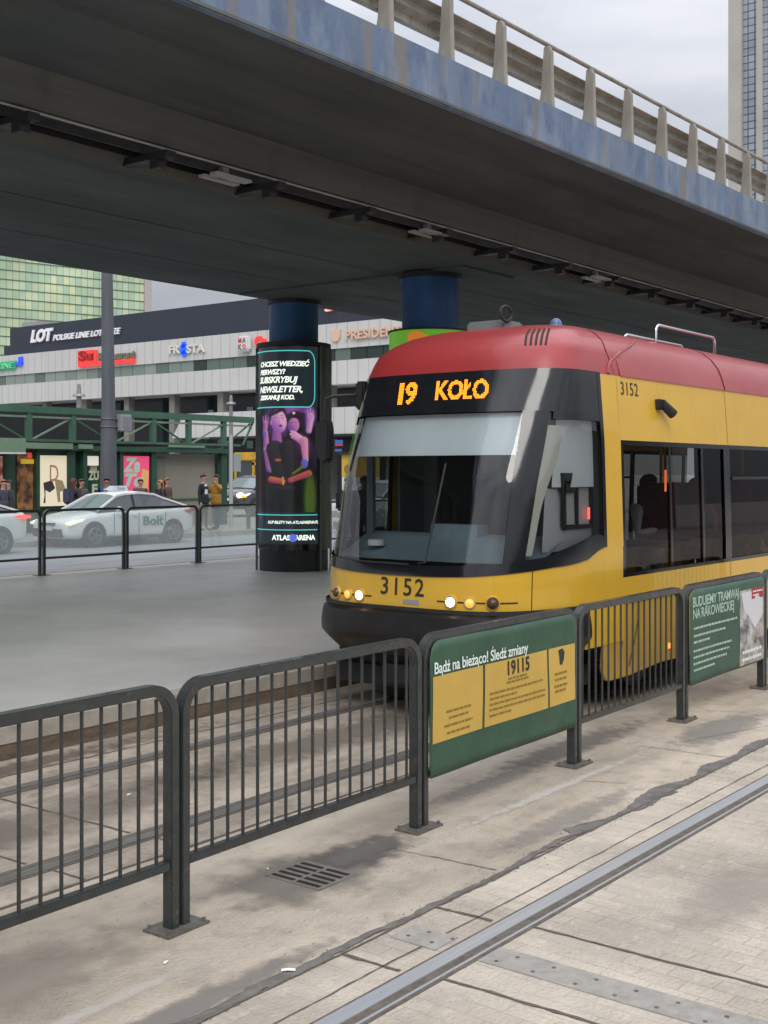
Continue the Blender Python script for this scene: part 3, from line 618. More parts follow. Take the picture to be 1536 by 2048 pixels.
shirt = emn('dark shirt', (.012, .010, .014), (.03, .022, .035), 6); orng = emn('orange glow', (.35, .05, .04), (.55, .16, .07), 6); blu = emn('blue glow', (.05, .07, .40), (.16, .25, .6), 6); olive = emn('olive glow', (.035, .06, .02), (.09, .12, .03), 4)
hair = emn('dark hair', (.02, .008, .03), (.05, .02, .05), 8)
def poster_image():
    """the lit crowd picture: a fine grid of soft, rounded tones, printed on the curved screen"""
    D, V1, V2, PK, LP, OR_, BL, OL, SK = (.008, .008, .012), (.16, .05, .28), (.30, .09, .42), (.62, .22, .46), (.80, .42, .62), (.55, .10, .06), (.10, .16, .62), (.07, .11, .02), (.42, .14, .36)
    # kind, x0, y0, x1, y1, r0, r1, colour lit side, colour shade side, softness
    Lr = [('e', 330, 860, 150, 60, 0, V2, V1, 45), ('e', 250, 960, 110, 130, 0, V1, D, 50), ('e', 470, 900, 60, 110, 0, V2, V1, 40), ('e', 420, 1120, 90, 120, 0, (.10, .03, .10), D, 40),
        ('e', 480, 1440, 50, 220, 0, OL, OL, 30), ('e', 500, 1180, 30, 120, 0, (.03, .02, .05), D, 20),
        ('c', 470, 1000, 484, 905, 22, 26, LP, V2, 7), ('c', 470, 915, 462, 868, 8, 6, LP, V2, 5), ('c', 482, 905, 480, 856, 8, 6, LP, V2, 5), ('c', 494, 910, 498, 870, 8, 6, LP, V2, 5),
        ('c', 185, 1010, 190, 950, 17, 19, PK, V1, 6), ('c', 178, 945, 172, 905, 7, 5, PK, V2, 5), ('c', 190, 945, 190, 898, 7, 5, LP, V2, 5), ('c', 202, 950, 206, 910, 7, 5, PK, V2, 5),
        ('c', 190, 1010, 196, 1130, 19, 24, PK, V1, 6), ('c', 196, 1130, 220, 1245, 25, 30, PK, V1, 7), ('c', 176, 1112, 214, 1110, 5, 5, LP, BL, 4), ('e', 182, 1020, 18, 30, 0, BL, V1, 12),
        ('c', 265, 1105, 262, 1010, 42, 30, SK, V1, 8), ('c', 250, 1120, 300, 1280, 62, 70, (.030, .022, .036), D, 9), ('c', 330, 1110, 370, 1270, 55, 62, (.026, .020, .030), D, 9), ('e', 272, 1190, 28, 12, 0, OR_, OR_, 8),
        ('e', 272, 895, 62, 62, .1, (.06, .015, .06), D, 8), ('e', 276, 940, 54, 80, -.12, LP, V2, 7), ('e', 262, 885, 34, 22, 0, (.86, .50, .66), PK, 12), ('e', 300, 960, 22, 30, 0, (.86, .46, .60), PK, 12),
        ('e', 224, 950, 9, 20, 0, PK, V1, 5), ('c', 246, 914, 268, 912, 3.5, 3.5, (.10, .02, .10), (.10, .02, .10), 4), ('c', 288, 914, 306, 918, 3.5, 3.5, (.10, .02, .10), (.10, .02, .10), 4), ('c', 247, 900, 268, 898, 2.5, 2.5, D, D, 3), ('c', 288, 900, 308, 903, 2.5, 2.5, D, D, 3),
        ('c', 284, 915, 290, 946, 5, 9, (.90, .55, .70), PK, 6), ('e', 288, 968, 15, 9, .1, (.12, .01, .04), (.12, .01, .04), 4), ('c', 226, 892, 300, 862, 17, 14, (.05, .015, .05), D, 7),
        ('e', 388, 925, 66, 58, 0, (.05, .012, .06), D, 9), ('e', 372, 966, 40, 54, .1, PK, V1, 7), ('c', 352, 948, 366, 946, 3, 3, D, D, 3), ('c', 384, 946, 398, 948, 3, 3, D, D, 3), ('c', 330, 905, 430, 900, 16, 22, (.04, .012, .05), D, 7), ('c', 432, 910, 440, 1010, 18, 12, (.04, .012, .05), D, 8),
        ('c', 372, 1022, 432, 1070, 24, 30, LP, SK, 6), ('c', 356, 1004, 392, 1030, 8, 9, LP, PK, 4), ('c', 352, 1022, 392, 1046, 8, 9, LP, PK, 4), ('c', 358, 1042, 396, 1062, 8, 9, PK, SK, 4), ('c', 440, 1065, 450, 1190, 29, 21, (.78, .32, .42), SK, 7), ('e', 442, 1215, 27, 36, 0, BL, V1, 8), ('c', 366, 1280, 430, 1235, 10, 12, (.16, .22, .03), OL, 8),
        ('c', 225, 1318, 300, 1330, 24, 22, (.60, .16, .07), (.25, .02, .05), 7), ('c', 350, 1322, 470, 1278, 20, 24, (.58, .12, .10), (.20, .02, .06), 7), ('c', 302, 1305, 304, 1348, 8, 8, (.75, .45, .04), OR_, 4), ('e', 374, 886, 12, 10, 0, (.9, .85, .35), (.9, .85, .35), 6), ('e', 300, 1370, 130, 22, 0, (.05, .015, .05), D, 20)]
    def col(x, y):
        c = [.006, .007, .010]; k = .75+.5*math.sin(x*.31+y*.17)*math.sin(x*.11-y*.23)*.35
        for L in Lr:
            if L[0] == 'e':
                _, cx, cy, rx, ry, t, c1, c0, sf = L; dx, dy = x-cx, y-cy; u = (dx*math.cos(t)+dy*math.sin(t))/rx; v = (-dx*math.sin(t)+dy*math.cos(t))/ry; d = math.sqrt(u*u+v*v); al = (1-d)*min(rx, ry)/sf; nx, ny = u, v
            else:
                _, x0, y0, x1, y1, r0, r1, c1, c0, sf = L; ax, ay = x1-x0, y1-y0; q = max(0, min(1, ((x-x0)*ax+(y-y0)*ay)/(ax*ax+ay*ay))); r = r0+(r1-r0)*q; dx, dy = x-x0-ax*q, y-y0-ay*q; d = math.sqrt(dx*dx+dy*dy)/r; al = (1-d)*r/sf; nx, ny = dx/r, dy/r
            if al <= 0: continue
            al = sm(al); li = max(0, min(1, .52+.42*nx-.38*ny)); li = li*li*(3-2*li)
            for i in range(3): c[i] = c[i]*(1-al)+al*(c0[i]+(c1[i]-c0[i])*li)
        return [max(0, v*k) for v in c]
    b = MB(); NU, NV = 110, 170; cols = []
    for i in range(NU+1):
        for j in range(NV+1):
            x = 130+(532-130)*i/NU; y = 1530+(845-1530)*j/NV; px_ = 480+x/3.303; s_ = max(-.985, min(.985, (px_-593)/72.5)); u = RA*math.asin(s_); v = 2.1+(386-y/3.303)/104.6
            b.vert(SP(u, v, .001)); cols.append(col(x, y))
    for i in range(NU):
        for j in range(NV): p = i*(NV+1)+j; b.face((p, p+NV+1, p+NV+2, p+1))
    m = bpy.data.materials.new('lit crowd picture'); m.use_nodes = True; t = m.node_tree; at = t.nodes.new('ShaderNodeVertexColor'); at.layer_name = 'Col'; pb_ = t.nodes['Principled BSDF']
    t.links.new(at.outputs[0], pb_.inputs['Emission Color']); pb_.inputs['Emission Strength'].default_value = 1.0; pb_.inputs['Base Color'].default_value = (.02, .02, .02, 1); pb_.inputs['Roughness'].default_value = .18
    o = b.build('poster_picture', m, ad, fix=False); ca = o.data.color_attributes.new('Col', 'FLOAT_COLOR', 'POINT')
    for i, c in enumerate(cols): ca.data[i].color = (*c, 1)
def sm(t): t = max(0, min(1, t)); return t*t*(3-2*t)
blu = em('blue logo glow', (.10, .14, .6), 1)
poster_image()
def strip(pts, w, name, m, lift=.007):
    b = MB(); ia = []; ib = []
    for i, p in enumerate(pts):
        q0 = pts[max(i-1, 0)]; q1 = pts[min(i+1, len(pts)-1)]; dx, dy = q1[0]-q0[0], q1[1]-q0[1]; L_ = math.hypot(dx, dy) or 1
        ia.append(b.vert(SP(p[0]-dy/L_*w/2, p[1]+dx/L_*w/2, lift))); ib.append(b.vert(SP(p[0]+dy/L_*w/2, p[1]-dx/L_*w/2, lift)))
    for i in range(len(pts)-1): b.face((ia[i], ib[i], ib[i+1], ia[i+1]))
    return b.build(name, m, ad, fix=False)
fr = [(-1.2+i*.06, 4.40) for i in range(25)]
for i in range(9): t = i/8*math.pi/2; fr.append((.27+.15*math.sin(t), 4.40-.22+.22*math.cos(t)))
for i in range(9): t = i/8*math.pi/2; fr.append((.27+.15*math.cos(t), 3.56-.22*math.sin(t)))
fr += [(.2-i*.06, 3.34) for i in range(23)]
strip(fr, .022, 'neon_frame', neon); strip([(-1.2+i*.06, 1.31) for i in range(29)], .018, 'neon_line', neon); strip([(-1.2+i*.06, 1.03) for i in range(29)], .018, 'neon_line', neon)
def stext(s, u0, v0, size, name='poster_text', align='LEFT', m=wt, shear=.25, bold=.005, space=.95):
    b = MB(); text_into(b, s, lambda u, v, w: SP(u0+u, v0+v, .008), size=size, shear=shear, bold=bold, depth=0, align=align, space=space); return b.build(name, m, ad, fix=False)
stext('CHCESZ WIEDZIEĆ', -.78, 4.15, .128); stext('PIERWSZY?', -.78, 4.00, .128); stext('SUBSKRYBUJ', -.80, 3.85, .160); stext('NEWSLETTER,', -.80, 3.67, .160); stext('ZESKANUJ KOD.', -.78, 3.52, .112)
stext('KUP BILETY NA ATLASARENA.PL', -.02, 1.17, .075, align='CENTER', bold=.002)
stext('ATLAS', -.25, .88, .13, align='CENTER', shear=0); stext('ARENA', .22, .88, .13, align='CENTER', shear=0)
spoly(ell(-.015, .88, .085, .075), 'logo_disc', blu, .008)
# lime advertising column round the nearer viaduct column, mostly behind the tram
ad2 = empty('advertising_column', (*C2, .237), 'lime green advertising column half hidden behind the tram roof', 'advertising column')
lime = mat('lime poster', (.20, .55, .03), .4, emit=(.20, .60, .04), es=.28)
MB().cyl((*C2, Z0), (*C2, .78), .66, n=64).build('plinth', M['matblack'], ad2, smooth=True)
MB().cyl((*C2, .78), (*C2, 4.44), .69, n=64).build('poster', lime, ad2, smooth=True)
MB().cyl((*C2, 4.44), (*C2, 4.47), .71, n=64).build('rim', M['matblack'], ad2, smooth=True)
op = MB(); vd2 = math.atan2(C2[1], C2[0])
op.grid(lambda u, v: (C2[0]+.694*math.cos(vd2+math.pi+R(-32)+R(70)*u), C2[1]+.694*math.sin(vd2+math.pi+R(-32)+R(70)*u), 4.0+.36*v+(.05*math.sin(u*9))), 30, 2).build('poster_print', em('orange print', (.75, .22, .03), .6), ad2)
# ---------------------------------------------------------------- tram
YC, XC = 6.12, 9.25
def lerp(t, a, b): return a+(b-a)*t
def tab(z, T):
    if z <= T[0][0]: return T[0][1]
    for (a, p), (b, q) in zip(T, T[1:]):
        if z <= b: t = (z-a)/(b-a); return lerp(t, p, q)
    return T[-1][1]
def sm(t): t = max(0, min(1, t)); return t*t*(3-2*t)
TX = [(.2, 8.22), (.6, 8.16), (.95, 8.14), (1.26, 8.16), (2.0, 8.37), (2.62, 8.63), (2.98, 8.82), (3.10, 8.87), (3.2, 8.94), (3.3, 9.07), (3.38, 9.27), (3.44, 9.50), (3.475, 9.78), (3.50, 10.2)]
TW = [(.2, 1.15), (.6, 1.175), (1.4, 1.175), (2.4, 1.145), (2.98, 1.10), (3.10, 1.07), (3.2, 1.045), (3.3, .97), (3.38, .87), (3.44, .73), (3.475, .56), (3.50, .25)]
TC = [(2.98, XC), (3.2, 9.35), (3.38, 9.65), (3.44, 9.9), (3.475, 10.2), (3.50, 10.8)]
def PB(a, z):
    w = tab(z, TW); xc = tab(z, TC); L = xc-tab(z, TX); s = 1 if a >= 0 else -1; q = abs(a)
    if q <= 1: t = math.sin(q*math.pi/2); x = xc-L*math.sqrt(max(0, 1-t**4.5)); y = w*t
    else: x = xc+(q-1)*1.0 if z <= 2.98 else lerp(1, 0, xc+(q-1)); y = w
    if z > 2.98 and q > 1: x = xc+(q-1)*(1+0*(xc-XC))
    return Vector((x, YC-s*y, z))
def P(a, z, off=0):
    p = PB(a, z)
    if off:
        e = .004; q = PB(a+e, z)-PB(a-e, z); n = Vector((-q.y, q.x, 0)) if a >= 0 else Vector((-q.y, q.x, 0)); n = Vector((q.y, -q.x, 0)); n.normalize()
        c = Vector((p.x-XC-.6, p.y-YC, 0))
        if n.dot(c) < 0: n = -n
        p = p+n*off
    return p
SEAM_ = .695
def PEL(v): return lerp(v, .645, .715)
def belt(a):
    q = abs(a)
    if q < .8: return 1.245+.085*(q/.8)**2
    return lerp(sm((q-.8)/.5), 1.33, 1.455)
def patch(a0, a1, z0, z1, off=0, nu=24, nv=8):
    f0 = z0 if callable(z0) else (lambda a: z0); f1 = z1 if callable(z1) else (lambda a: z1)
    return MB().grid(lambda u, v: P(lerp(u, a0, a1), lerp(v, f0(lerp(u, a0, a1)), f1(lerp(u, a0, a1))), off), nu, nv)
def shell(mb, name, m, parent, t=.02):
    o = mb.build(name, m, parent, smooth=True)
    if t:
        s = o.modifiers.new('s', 'SOLIDIFY'); s.thickness = t; s.offset = 0; s.use_rim = False
    return o
tr = empty('tram', (XC, YC, 0), 'yellow low-floor tram with red roof and lit amber 19 sign behind the railing', 'tram')
shell(patch(-1.65, 1.65, .95, belt, 0, 150, 8), 'nose_panel', M['yellow'], tr)
# bumper
def bp_(u, v):
    a = lerp(u, -.97, .97); z = lerp(v, .56, .945); k = .045+.030*math.sin(math.pi*v)-(.30*max(0, .40-v)) - (.05 if v > .97 else 0)
    return P(a, z, k)
shell(MB().grid(bp_, 80, 12), 'bumper', noisy(mat('dark brown bumper rubber', (.014, .012, .012), .42), (1, 1, 1), 5, .4, bump=.1), tr, .03)
shell(patch(-.97, .97, .955, .985, .035, 60, 1), 'bumper_lip', M['matblack'], tr)
MB().grid(lambda u, v: (lerp(u, 8.35, 10.2), lerp(v, YC-1.0, YC+1.0), .42), 4, 4).build('underbody', M['matblack'], tr)
MB().box(8.5, 9.7, YC-.95, YC+.95, .22, .9).build('undercarriage', M['matblack'], tr)
for sy in (-1, 1):
    for wx in (9.05, 10.95): 
        MB().cyl((wx, YC+sy*.66, .31), (wx, YC+sy*.78, .31), .30, n=32).build('wheel', M['plate'], tr, smooth=True)
MB().box(8.30, 8.40, YC-.30, YC+.30, .30, .46).build('coupler_cover', M['matblack'], tr)
# under-cab side and skirts
shell(patch(.975, 1.66, .60, .95, 0, 20, 4), 'side_panel', M['yellow'], tr); shell(patch(-1.66, -.975, .60, .95, 0, 20, 4), 'side_panel', M['yellow'], tr)
def skirt(x0, x1, sy):
    pts = [(x0+.10, .96), (x1, .96), (x1, .34)]
    pts += [(lerp(t, x1, x0+.55), .34-.05*math.sin(t*3.1)) for t in (.2, .5, .8)] + [(x0+.52, .27), (x0+.25, .27)]
    for i in range(7): t = i/6*math.pi/2; pts.append((x0+.14-.14*math.sin(t), .41-.14*math.cos(t)))
    pts += [(x0+.02, .6), (x0+.08, .80)]
    y = YC+sy*1.178
    return MB().ext(pts, min(y, y-sy*.03), max(y, y-sy*.03), lambda u, v, w: (u, w, v))
for sy in (-1, 1):
    o = skirt(9.52, 13.3, sy).build('skirt', M['skirt'] if sy < 0 else M['yellow'], tr, bevel=.006)
# roof
def roofz(a): return 2.98
def rp(u, v):
    a = lerp(u, -1.75, 1.75); z = 2.975+.525*math.sin(v*math.pi/2)**1.0; return P(a, min(z, 3.50), .012*(1-v))
shell(MB().grid(rp, 130, 22), 'roof', M['red'], tr, 0)
# fill the crown of the roof
crown = MB(); n = 60; ia = [crown.vert(P(lerp(i/n, -1.75, 1.75), 3.50)) for i in range(n+1)]; ib = [crown.vert(((P(lerp(i/n, -1.75, 1.75), 3.50)).x, YC, 3.505)) for i in range(n+1)]
for i in range(n): crown.face((ia[i], ia[i+1], ib[i+1], ib[i]))
crown.build('roof_crown', M['red'], tr, smooth=True)
# windscreen, its black surround and the display
WS = .57
shell(patch(-.68, WS, lambda a: belt(a)+.075, 2.60, 0, 60, 14), 'windscreen', M['wglass'], tr, 0)
shell(patch(-1.0, 1.0, lambda a: belt(a)-.004, lambda a: belt(a)+.085, .0165, 90, 2), 'lower_trim', M['black'], tr, .008)
shell(patch(-1.30, 1.30, 2.615, 2.985, .012, 120, 5), 'display_glass', M['black'], tr, .008)
for s in (-1, 1):
    shell(MB().grid(lambda u, v: P(s*lerp(u, .545 if s > 0 else .665, PEL(v)), lerp(v, belt(.68)+.0, 2.62), .012), 10, 14), 'front_pillar', M['black'], tr, .01)
    shell(patch(*sorted((s*.63, s*1.285)), lambda a: belt(a)+.06, 2.62, -.002, 30, 12), 'cab_side_window', M['cglass'], tr, 0)
    shell(patch(*sorted((s*1.275, s*1.335)), lambda a: belt(a), 2.985, .013, 4, 10), 'window_border', M['black'], tr, .01)
    shell(patch(*sorted((s*.64, s*1.28)), lambda a: belt(a)-.003, lambda a: belt(a)+.09+.08*math.sin(max(0, (abs(a)-.75))/.53*3.14), .0145, 24, 2), 'window_border', M['black'], tr, .01)
    shell(patch(*sorted((s*.74, s*1.28)), 2.55, 2.62, .012, 24, 1), 'window_border', M['black'], tr, .01)
    shell(patch(*sorted((s*1.335, s*1.66)), lambda a: belt(a)-.01, 2.98, 0, 8, 10), 'side_pillar', M['yellow'], tr)
# seams
def seam(pts, name='panel_seam', w=.010, m=None): MB().tube(pts, w/2, 6).build(name, m or M['seam'], tr)
for s in (-1, 1):
    seam([P(s*SEAM_, z, .0085) for z in [.97+i*.0385 for i in range(10)]]); seam([P(s*.27 if s > 0 else -.27, z, .002) for z in [.97+i*.028 for i in range(10)]], w=.006)
    seam([P(s*1.645, z, .002) for z in [.30+i*.27 for i in range(11)][:10]+[2.98]], w=.012)
    seam([P(s*(.9+.08*i), 3.0-.0, .014) for i in range(12)], w=.004) if 0 else None
seam([P(1.30, 1.45, .003), P(1.66, 1.455, .003)], w=.012)
seam([P(lerp(i/12, 1.62, 1.15), 2.99+.42*math.sin(i/12*math.pi/2), .010) for i in range(13)], w=.008)
# raised ridge on the roof flank
shell(MB().tube([P(1.50, 2.985, .012), P(1.50, 3.04, .014), P(1.53, 3.09, .014)]+[P(lerp(t/8, 1.55, 2.1), lerp(t/8, 3.10, 3.37), .003) for t in range(9)], .016), 'roof_ridge', M['red'], tr, 0)
# vents on the roof front
VENT = []
for i in range(5):
    VENT.append(MB().tube([P(.49+i*.0375+(q/6)*(-.02+i*.005), 3.19+.175*(q/6)-.02*math.sin(q/6*3.14), .003) for q in range(7)], .011).build('roof_vent_slot', M['seam'], tr))
def dots_into(mb, s, f, size=1, pitch=.0135, **k):
    from mathutils.bvhtree import BVHTree
    me = text_mesh(s, size, **k); bv = BVHTree.FromPolygons([tuple(v.co) for v in me.vertices], [tuple(p.vertices) for p in me.polygons])
    xs = [v.co.x for v in me.vertices]; ys = [v.co.y for v in me.vertices]; h = pitch*.43; x = min(xs)
    while x < max(xs):
        y = min(ys)
        while y < max(ys):
            if bv.ray_cast(Vector((x, y, 1)), Vector((0, 0, -1)))[0] is not None: mb.poly([f(x-h, y-h*.5, 0), f(x-h*.5, y-h, 0), f(x+h*.5, y-h, 0), f(x+h, y-h*.5, 0), f(x+h, y+h*.5, 0), f(x+h*.5, y+h, 0), f(x-h*.5, y+h, 0), f(x-h, y+h*.5, 0)])
            y += pitch
        x += pitch
# amber text on the display: lies on a plate just behind the glass front
c = P(0, 2.80, .012)
def disp(u, v, w):   # u metres to the viewer's right along the nose, v height
    # walk the nose outline by arc length
    z = 2.80+v; a = u/1.27*.78
    a = math.copysign(math.asin(min(.999, abs(u)/tab(z, TW)))/(math.pi/2), u); p = P(a, z, .0205); return (p.x, p.y, p.z)
# viewer's right is -Y = positive a
lt = MB(); dots_into(lt, '19', lambda u, v, w: disp(-.47+u-.24*v, v, w), size=.27, bold=.010, depth=0, align='LEFT', space=.82); lt.build('display_route_number', M['led'], tr, fix=False)
lt = MB(); dots_into(lt, 'KOŁO', lambda u, v, w: disp(-.03+u*.84-.24*v, v+.01, w), size=.235, bold=.008, depth=0, align='LEFT', space=1.0); lt.build('display_destination', M['led'], tr, fix=False)
# painted numbers
def num(u, v, z0, rr_=0): pass
nm = MB(); text_into(nm, '3152', lambda u, v, w: tuple(P(math.asin(min(.99, max(-.99, (.03+u)/1.175)))/(math.pi/2), 1.140+v, .0145)), size=.205, bold=.002, depth=0, space=1.18); nm.build('fleet_number', M['numeral'], tr, fix=False)
nm = MB(); text_into(nm, '3152', lambda u, v, w: (9.97+u, YC-tab(2.86+v, TW)-.013, 2.86+v), size=.17, bold=.001, depth=0, align='LEFT', space=1.1); nm.build('fleet_number', M['numeral'], tr, fix=False)
MB().grid(lambda u, v: P(lerp(u, .025, .115), lerp(v, 1.005, 1.045), .013), 6, 1).build('badge', mat('chrome badge', (.5, .5, .5), .3, .8), tr)
# lamps in the nose
chrome_ = mat('lamp reflector', (.75, .70, .6), .15, .9)
for s, us in ((1, (.52, .68, .84)), (-1, (.42, .56, .72))):
    zl = 1.05
    def A(u): return s*math.asin(u/1.175)/(math.pi/2)
    shell(MB().grid(lambda u, v: P(lerp(u, A(us[0]-.13), A(us[2]+.14)), lerp(v, zl-.006, zl+.006), .014), 30, 1), 'lamp_groove', M['seam'], tr, 0)
    for nm_, u, r, m in (('headlight', us[0], .046, M['head']), ('indicator_lamp', us[1], .040, M['amber']), ('fog_lamp', us[2], .048, mat('dark lens', (.10, .05, .03), .15))):
        c = P(A(u), zl, .004); e = P(A(u)+.01, zl)-P(A(u)-.01, zl); n = Vector((e.y, -e.x, 0)).normalized()
        if n.x > 0: n = -n
        MB().cyl(c, c+n*.018, r*1.32, r*1.22, n=28).build('lamp_bezel', M['yellow'], tr, smooth=True); MB().cyl(c, c+n*.021, r*1.08, n=28).build('lamp_ring', chrome_, tr); MB().cyl(c, c+n*.024, r*.86, n=28).sph(c+n*.012, r*.80, 8).build(nm_, m, tr, smooth=True)
# glass band, frames and panels along the side
XF, XE = 9.90, 16.6
def side(y, sy):
    Q = lambda x, z, o=0: (x, YC+sy*(tab(z, TW)+o), z)
    def sp(x0, x1, z0, z1, nm, m, o=0, t=.02, nv=6):
        return shell(MB().grid(lambda u, v: Q(lerp(u, x0, x1), lerp(v, z0, z1), o), 2, nv), nm, m, tr, t)
    seams = [12.4, 14.9]
    segs = [XF]+seams+[XE]
    for i in range(len(segs)-1):
        a, b = segs[i]+(.005 if i else 0), segs[i+1]-.005
        sp(a, b, 2.395, 2.98, 'upper_panel', M['yellow']); sp(a, b, .94, 1.165, 'lower_panel', M['yellow'], 0, .02, 2)
    sp(13.32, XE, .34, .94, 'skirt', M['yellow'], 0, .02, 3)
    sp(XF, XE, 1.165, 2.395, 'window_band', M['sglass'], -.012, 0)
    sp(XF, XE, 2.35, 2.40, 'window_border', M['black'], .003, .01, 1); sp(XF, XE, 1.16, 1.20, 'window_border', M['black'], .003, .01, 1)
    for x, w in ((9.93, .07), (10.95, .035), (11.72, .035), (12.36, .16), (13.75, .06), (14.86, .12), (16.5, .1)): sp(x-w/2, x+w/2, 1.18, 2.37, 'window_pillar', M['black'], .002, .01)
    sp(12.5, 14.8, 2.03, 2.06, 'transom', M['black'], .002, .01, 1)
side(0, -1); side(0, 1)
# interior
MB().box(9.0, 10.1, YC-1.1, YC+1.1, .90, .94).build('cab_floor', M['interior'], tr); MB().box(10.1, 16.6, YC-1.1, YC+1.1, .34, .38).build('passenger_floor', M['interior'], tr)
MB().box(9.2, 16.6, YC-1.02, YC+1.02, 2.62, 2.66).build('ceiling', M['interior'], tr)
MB().grid(lambda u, v: (lerp(u, 8.28+.0*v, 9.15)+.32*(2*v-1)**4*(1-u), YC-1.06+2.12*v, 1.36+.19*sm(u)), 14, 20).build('dashboard', M['dash'], tr, smooth=True)
MB().box(9.15, 9.30, YC-.95, YC+.95, .95, 1.52).build('dashboard_back', M['dash'], tr)
MB().box(8.95, 9.12, YC-.25, YC+.25, 1.52, 1.64).build('instrument_hood', M['dash'], tr)
MB().cyl((8.62, YC+.62, 1.45), (8.62, YC+.62, 1.50), .075, n=20).build('warning_beacon', M['white'], tr)
MB().box(9.98, 10.03, YC-1.05, YC+.0, .95, 2.6).build('cab_wall', M['cabgrey'], tr)
MB().box(9.98, 10.03, YC+.91, YC+1.08, .95, 2.6).build('cab_wall', M['cabgrey'], tr)
MB().box(9.58, 10.0, YC+1.07, YC+1.10, 1.2, 2.6).build('cab_column', M['cabgrey'], tr)
MB().box(10.15, 10.18, YC-.20, YC+1.135, .95, 2.6).build('doorway_shade_panel', M['interior'], tr)  # dark panel added in place of the shade seen through the cab doorway
MB().box(9.96, 9.975, YC+.02, YC+.36, 1.3, 2.5).build('yellow_grab_panel', noisy(mat('yellow grab panel', (.12, .085, .03), .5)), tr)
# driver's seat
sb = MB().box(9.55, 9.68, YC-.30, YC+.22, 1.35, 2.05).box(9.2, 9.6, YC-.28, YC+.2, 1.25, 1.36); sb.build('driver_seat', M['matblack'], tr, bevel=.04)
# roller blind behind the windscreen
MB().grid(lambda u, v: P(lerp(u, -.60, .55), lerp(v, 2.25, 2.61), -.05), 40, 4).build('roller_blind', M['blind'], tr, smooth=True)
MB().grid(lambda u, v: P(lerp(u, .80, 1.26), lerp(v, 1.98, 2.56), -.06), 12, 4).build('side_blind', M['blind'], tr, smooth=True)
MB().box(9.0, 9.03, YC+1.0-.04, YC+1.03, 1.4, 2.6).build('lining_and_reflection', M['cabgrey'], tr)
shell(MB().grid(lambda u, v: P(lerp(u, -.72, -.665), lerp(v, 1.36, 2.58), -.03), 4, 12), 'lining_and_reflection', mat('pale pillar lining', (.38, .40, .40), .5), tr, .01)
shell(MB().grid(lambda u, v: P(lerp(u, PEL(v)+.01, PEL(v)+.05+.05*v-.03*math.sin(v*6)*v), lerp(v, 1.42, 2.50), -.03), 4, 16), 'lining_and_reflection', mat('painted glass reflection', (.56, .56, .49), .5), tr, .01)  # pale strip painted in for a reflection on the cab side glass
# low side panel with the control box inside the cab
MB().grid(lambda u, v: P(lerp(u, .78, 1.27), lerp(v, 1.44, 1.97), -.10), 14, 6).build('cab_side_panel', mat('pale cab panel', (.46, .48, .48), .6), tr, smooth=True)
fm = MB().bar([(9.02, YC-1.075, 1.64), (9.02, YC-1.075, 2.02), (9.50, YC-1.075, 2.02), (9.50, YC-1.075, 1.64), (9.02, YC-1.075, 1.64)], .045, .03, (0, 1, 0)).bar([(9.24, YC-1.075, 1.64), (9.24, YC-1.075, 2.02)], .03, .03, (0, 1, 0)).box(8.98, 9.2, YC-1.09, YC-1.06, 1.93, 2.1); fm.build('sliding_window_frame', M['matblack'], tr)
MB().box(9.42, 9.435, YC-1.10, YC-1.085, 1.70, 1.80).build('red_panel_light', M['redlamp'], tr)
# wiper
MB().tube([P(.10, 1.345, .02), P(.14, 1.36, .035), P(.155, 1.8, .03), P(.155, 2.18, .02)], .009).build('wiper', M['matblack'], tr)
MB().tube([P(.05, 1.335, .03), P(-.25, 1.34, .03), P(-.5, 1.355, .03)], .010).build('wiper', M['matblack'], tr)
# mirror on the far side
mi = MB().tube([(9.0, YC+1.08, 2.86), (8.95, YC+1.16, 2.84), (8.82, YC+1.27, 2.83), (8.72, YC+1.31, 2.80), (8.71, YC+1.31, 2.6)], .016); mi.build('mirror_arm', M['matblack'], tr)
mm = MB().ext([(-.085, .38), (.07, .40), (.09, .30), (.075, .02), (.02, -.02), (-.05, .03), (-.09, .12)], -.05, .05, lambda u, v, w: (8.70+w, YC+1.30-u, 2.20+v)); mm.build('mirror', M['matblack'], tr, bevel=.018)
MB().box(8.95, 9.25, YC+1.03, YC+1.14, 2.70, 2.97).build('mirror_mount', M['matblack'], tr, bevel=.02)
# camera pod on the near side
cm = MB().box(10.68, 10.78, YC-1.18, YC-1.10, 2.70, 2.80); cm.build('camera_bracket', M['matblack'], tr, bevel=.01)
MB().cyl((10.74, YC-1.17, 2.765), (10.86, YC-1.23, 2.66), .042, .05, n=20).build('side_camera', M['matblack'], tr, smooth=True)
MB().box(10.86, 10.9, YC-1.185, YC-1.165, .42, .47).build('indicator_lamp', M['amber'], tr)
seam([(10.02, YC-1.183, .36), (10.12, YC-1.183, .55), (10.20, YC-1.183, .75), (10.22, YC-1.183, .95)], w=.008)
seam([(11.05, YC-1.183, .55), (11.12, YC-1.183, .75), (11.13, YC-1.183, .93)], w=.006)
seam([(9.6, YC-1.183, .935), (13.2, YC-1.183, .935)], w=.010)
MB().grid(lambda u, v: P(lerp(u, .80, .812), lerp(v, 1.385, 1.43), .012), 1, 1).build('blue_sticker', mat('blue sticker', (.02, .09, .8), .4, emit=(.02, .1, .8), es=.3), tr)
